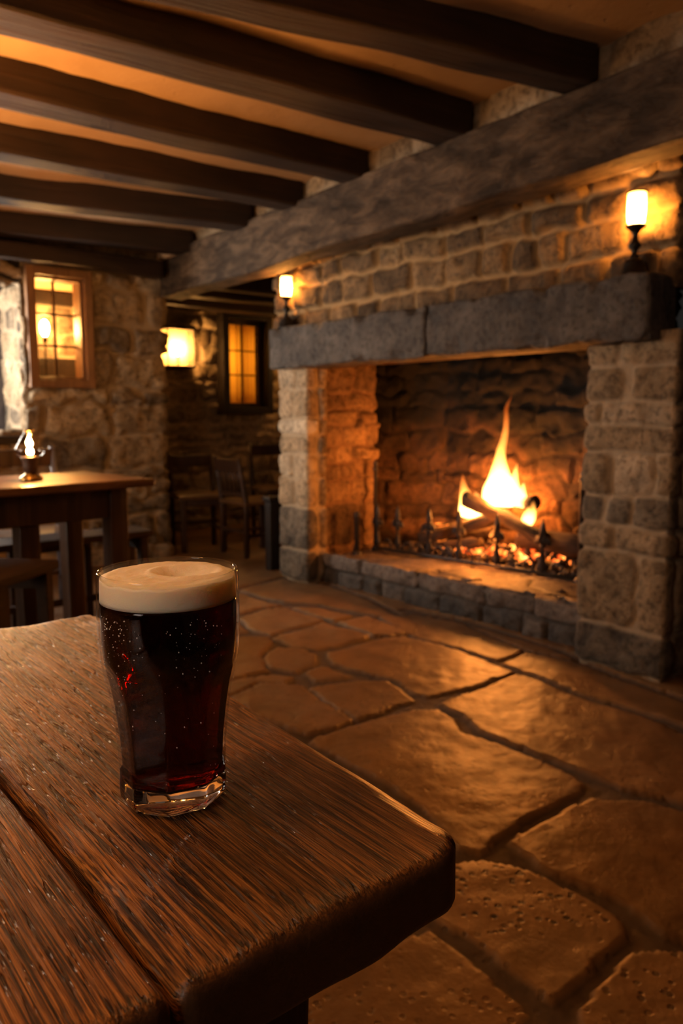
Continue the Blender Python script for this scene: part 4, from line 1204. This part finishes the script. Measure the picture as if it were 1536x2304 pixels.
flame('fire_flame', [
    tongue((2.77, .49, .085), (2.77, .545, .110), (2.775, .62, .085), (2.785, .69, .054), (2.775, .765, .036), (2.76, .865, .025), (2.745, .96, .017), (2.73, 1.08, .009), (2.69, 1.19, .001)),
    tongue((2.86, .51, .04), (2.865, .57, .036), (2.85, .63, .02), (2.835, .70, .002)),
    tongue((2.70, .51, .055), (2.68, .57, .05), (2.685, .63, .032), (2.67, .69, .016), (2.655, .745, .002)),
    tongue((2.64, .50, .035), (2.62, .55, .03), (2.62, .60, .016), (2.61, .645, .002))],
    .50, 1.02, 120, 'tallest bright flame with a thin tip rising above the crossed logs')
flame('fire_flame', [
    tongue((3.02, .40, .055), (3.01, .46, .064), (3.03, .52, .042), (3.04, .58, .023), (3.05, .64, .011), (3.055, .69, .001)),
    tongue((2.95, .41, .045), (2.935, .47, .040), (2.94, .52, .024), (2.955, .565, .002))],
    .40, .66, 120, 'smaller bright flame on the left side of the fire')
flame('fire_flame', [
    tongue((2.59, .41, .036), (2.57, .45, .042), (2.555, .49, .026), (2.545, .54, .002))],
    .40, .60, 110, 'small bright flame tucked under the right end of the logs')

# ================================================================== LIGHTS
def point(name, loc, e, col, r=.03):
    d = bpy.data.lights.new(name, 'POINT'); d.energy = e; d.color = col; d.shadow_soft_size = r
    o = bpy.data.objects.new(name, d); o.location = loc; COL.objects.link(o); return o
def area(name, loc, rot, e, col, sx, sy):
    d = bpy.data.lights.new(name, 'AREA'); d.energy = e; d.color = col; d.shape = 'RECTANGLE'; d.size = sx; d.size_y = sy
    o = bpy.data.objects.new(name, d); o.location = loc; o.rotation_euler = rot; COL.objects.link(o); return o
WARM = (1, .50, .16)
point('fire_light', (3.40, 2.77, .56), 13, (1, .27, .035), .06)
point('fire_light', (3.40, 3.02, .46), 7, (1, .27, .035), .05)
point('fire_light', (3.58, 2.84, .48), 11, (1, .27, .035), .04)
point('ember_light', (3.22, 2.75, .34), 3, (1, .24, .03), .05)
point('curtain_light', (3.75, 6.38, 1.5), 2.6, (1, .74, .32), .06)
point('alcove_fill', (4.35, 5.70, 1.60), 3.2, (1, .44, .10), .06)  # added unseen light that brightens the alcove wall
d = bpy.data.lights.new('upward_spot', 'SPOT'); d.energy = 50; d.color = (1, .42, .10); d.spot_size = math.radians(158); d.spot_blend = .5; d.shadow_soft_size = .1  # unseen light off to the left, shaped to reach the ceiling and spare the wall
o = bpy.data.objects.new('upward_spot', d); o.location = (.25, 2.7, 1.55); o.rotation_euler = (math.pi, 0, 0); COL.objects.link(o)
point('room_fill', (.50, 2.5, 1.36), 5.5, (1, .42, .10), .10)  # added unseen light for the warm sheen on the tabletop
point('room_fill', (-.3, .7, 1.75), 7, (1, .44, .12), .10)  # added unseen light over the near table, for its amber tone
a = area('window_and_fill_light', (.84, 5.40, 1.33), (math.radians(-90), 0, math.radians(36)), 24, (1, .88, .76), .45, .85)
a = area('window_and_fill_light', (-1.55, 3.6, 1.10), (0, math.radians(-90), 0), 5.5, (1, .76, .55), .9, 1.0); a.data.spread = math.radians(62)  # added off-frame fill for the pillar fronts; the left wall has no window
area('window_and_fill_light', (-1.55, .1, 1.45), (0, math.radians(-80), 0), 6, (1, .84, .70), 1.1, .5)  # another added fill, for foam and glass, with no window behind it

w = bpy.data.worlds.new('w'); S.world = w; w.use_nodes = True
w.node_tree.nodes['Background'].inputs[0].default_value = (.02, .018, .016, 1)
w.node_tree.nodes['Background'].inputs[1].default_value = .3
S.view_settings.view_transform = 'Standard'; S.view_settings.look = 'None'
S.view_settings.exposure = 1.12; S.view_settings.gamma = 1
S.view_settings.use_curve_mapping = False
cy = S.cycles
cy.use_denoising = True
try: cy.denoiser = 'OPENIMAGEDENOISE'
except Exception: pass
cy.max_bounces = 8; cy.diffuse_bounces = 3; cy.glossy_bounces = 3; cy.transmission_bounces = 8; cy.transparent_max_bounces = 12; cy.volume_bounces = 0
cy.sample_clamp_indirect = 4; cy.caustics_reflective = False; cy.blur_glossy = .5
cy.use_adaptive_sampling = True; cy.adaptive_threshold = .05; cy.adaptive_min_samples = 14
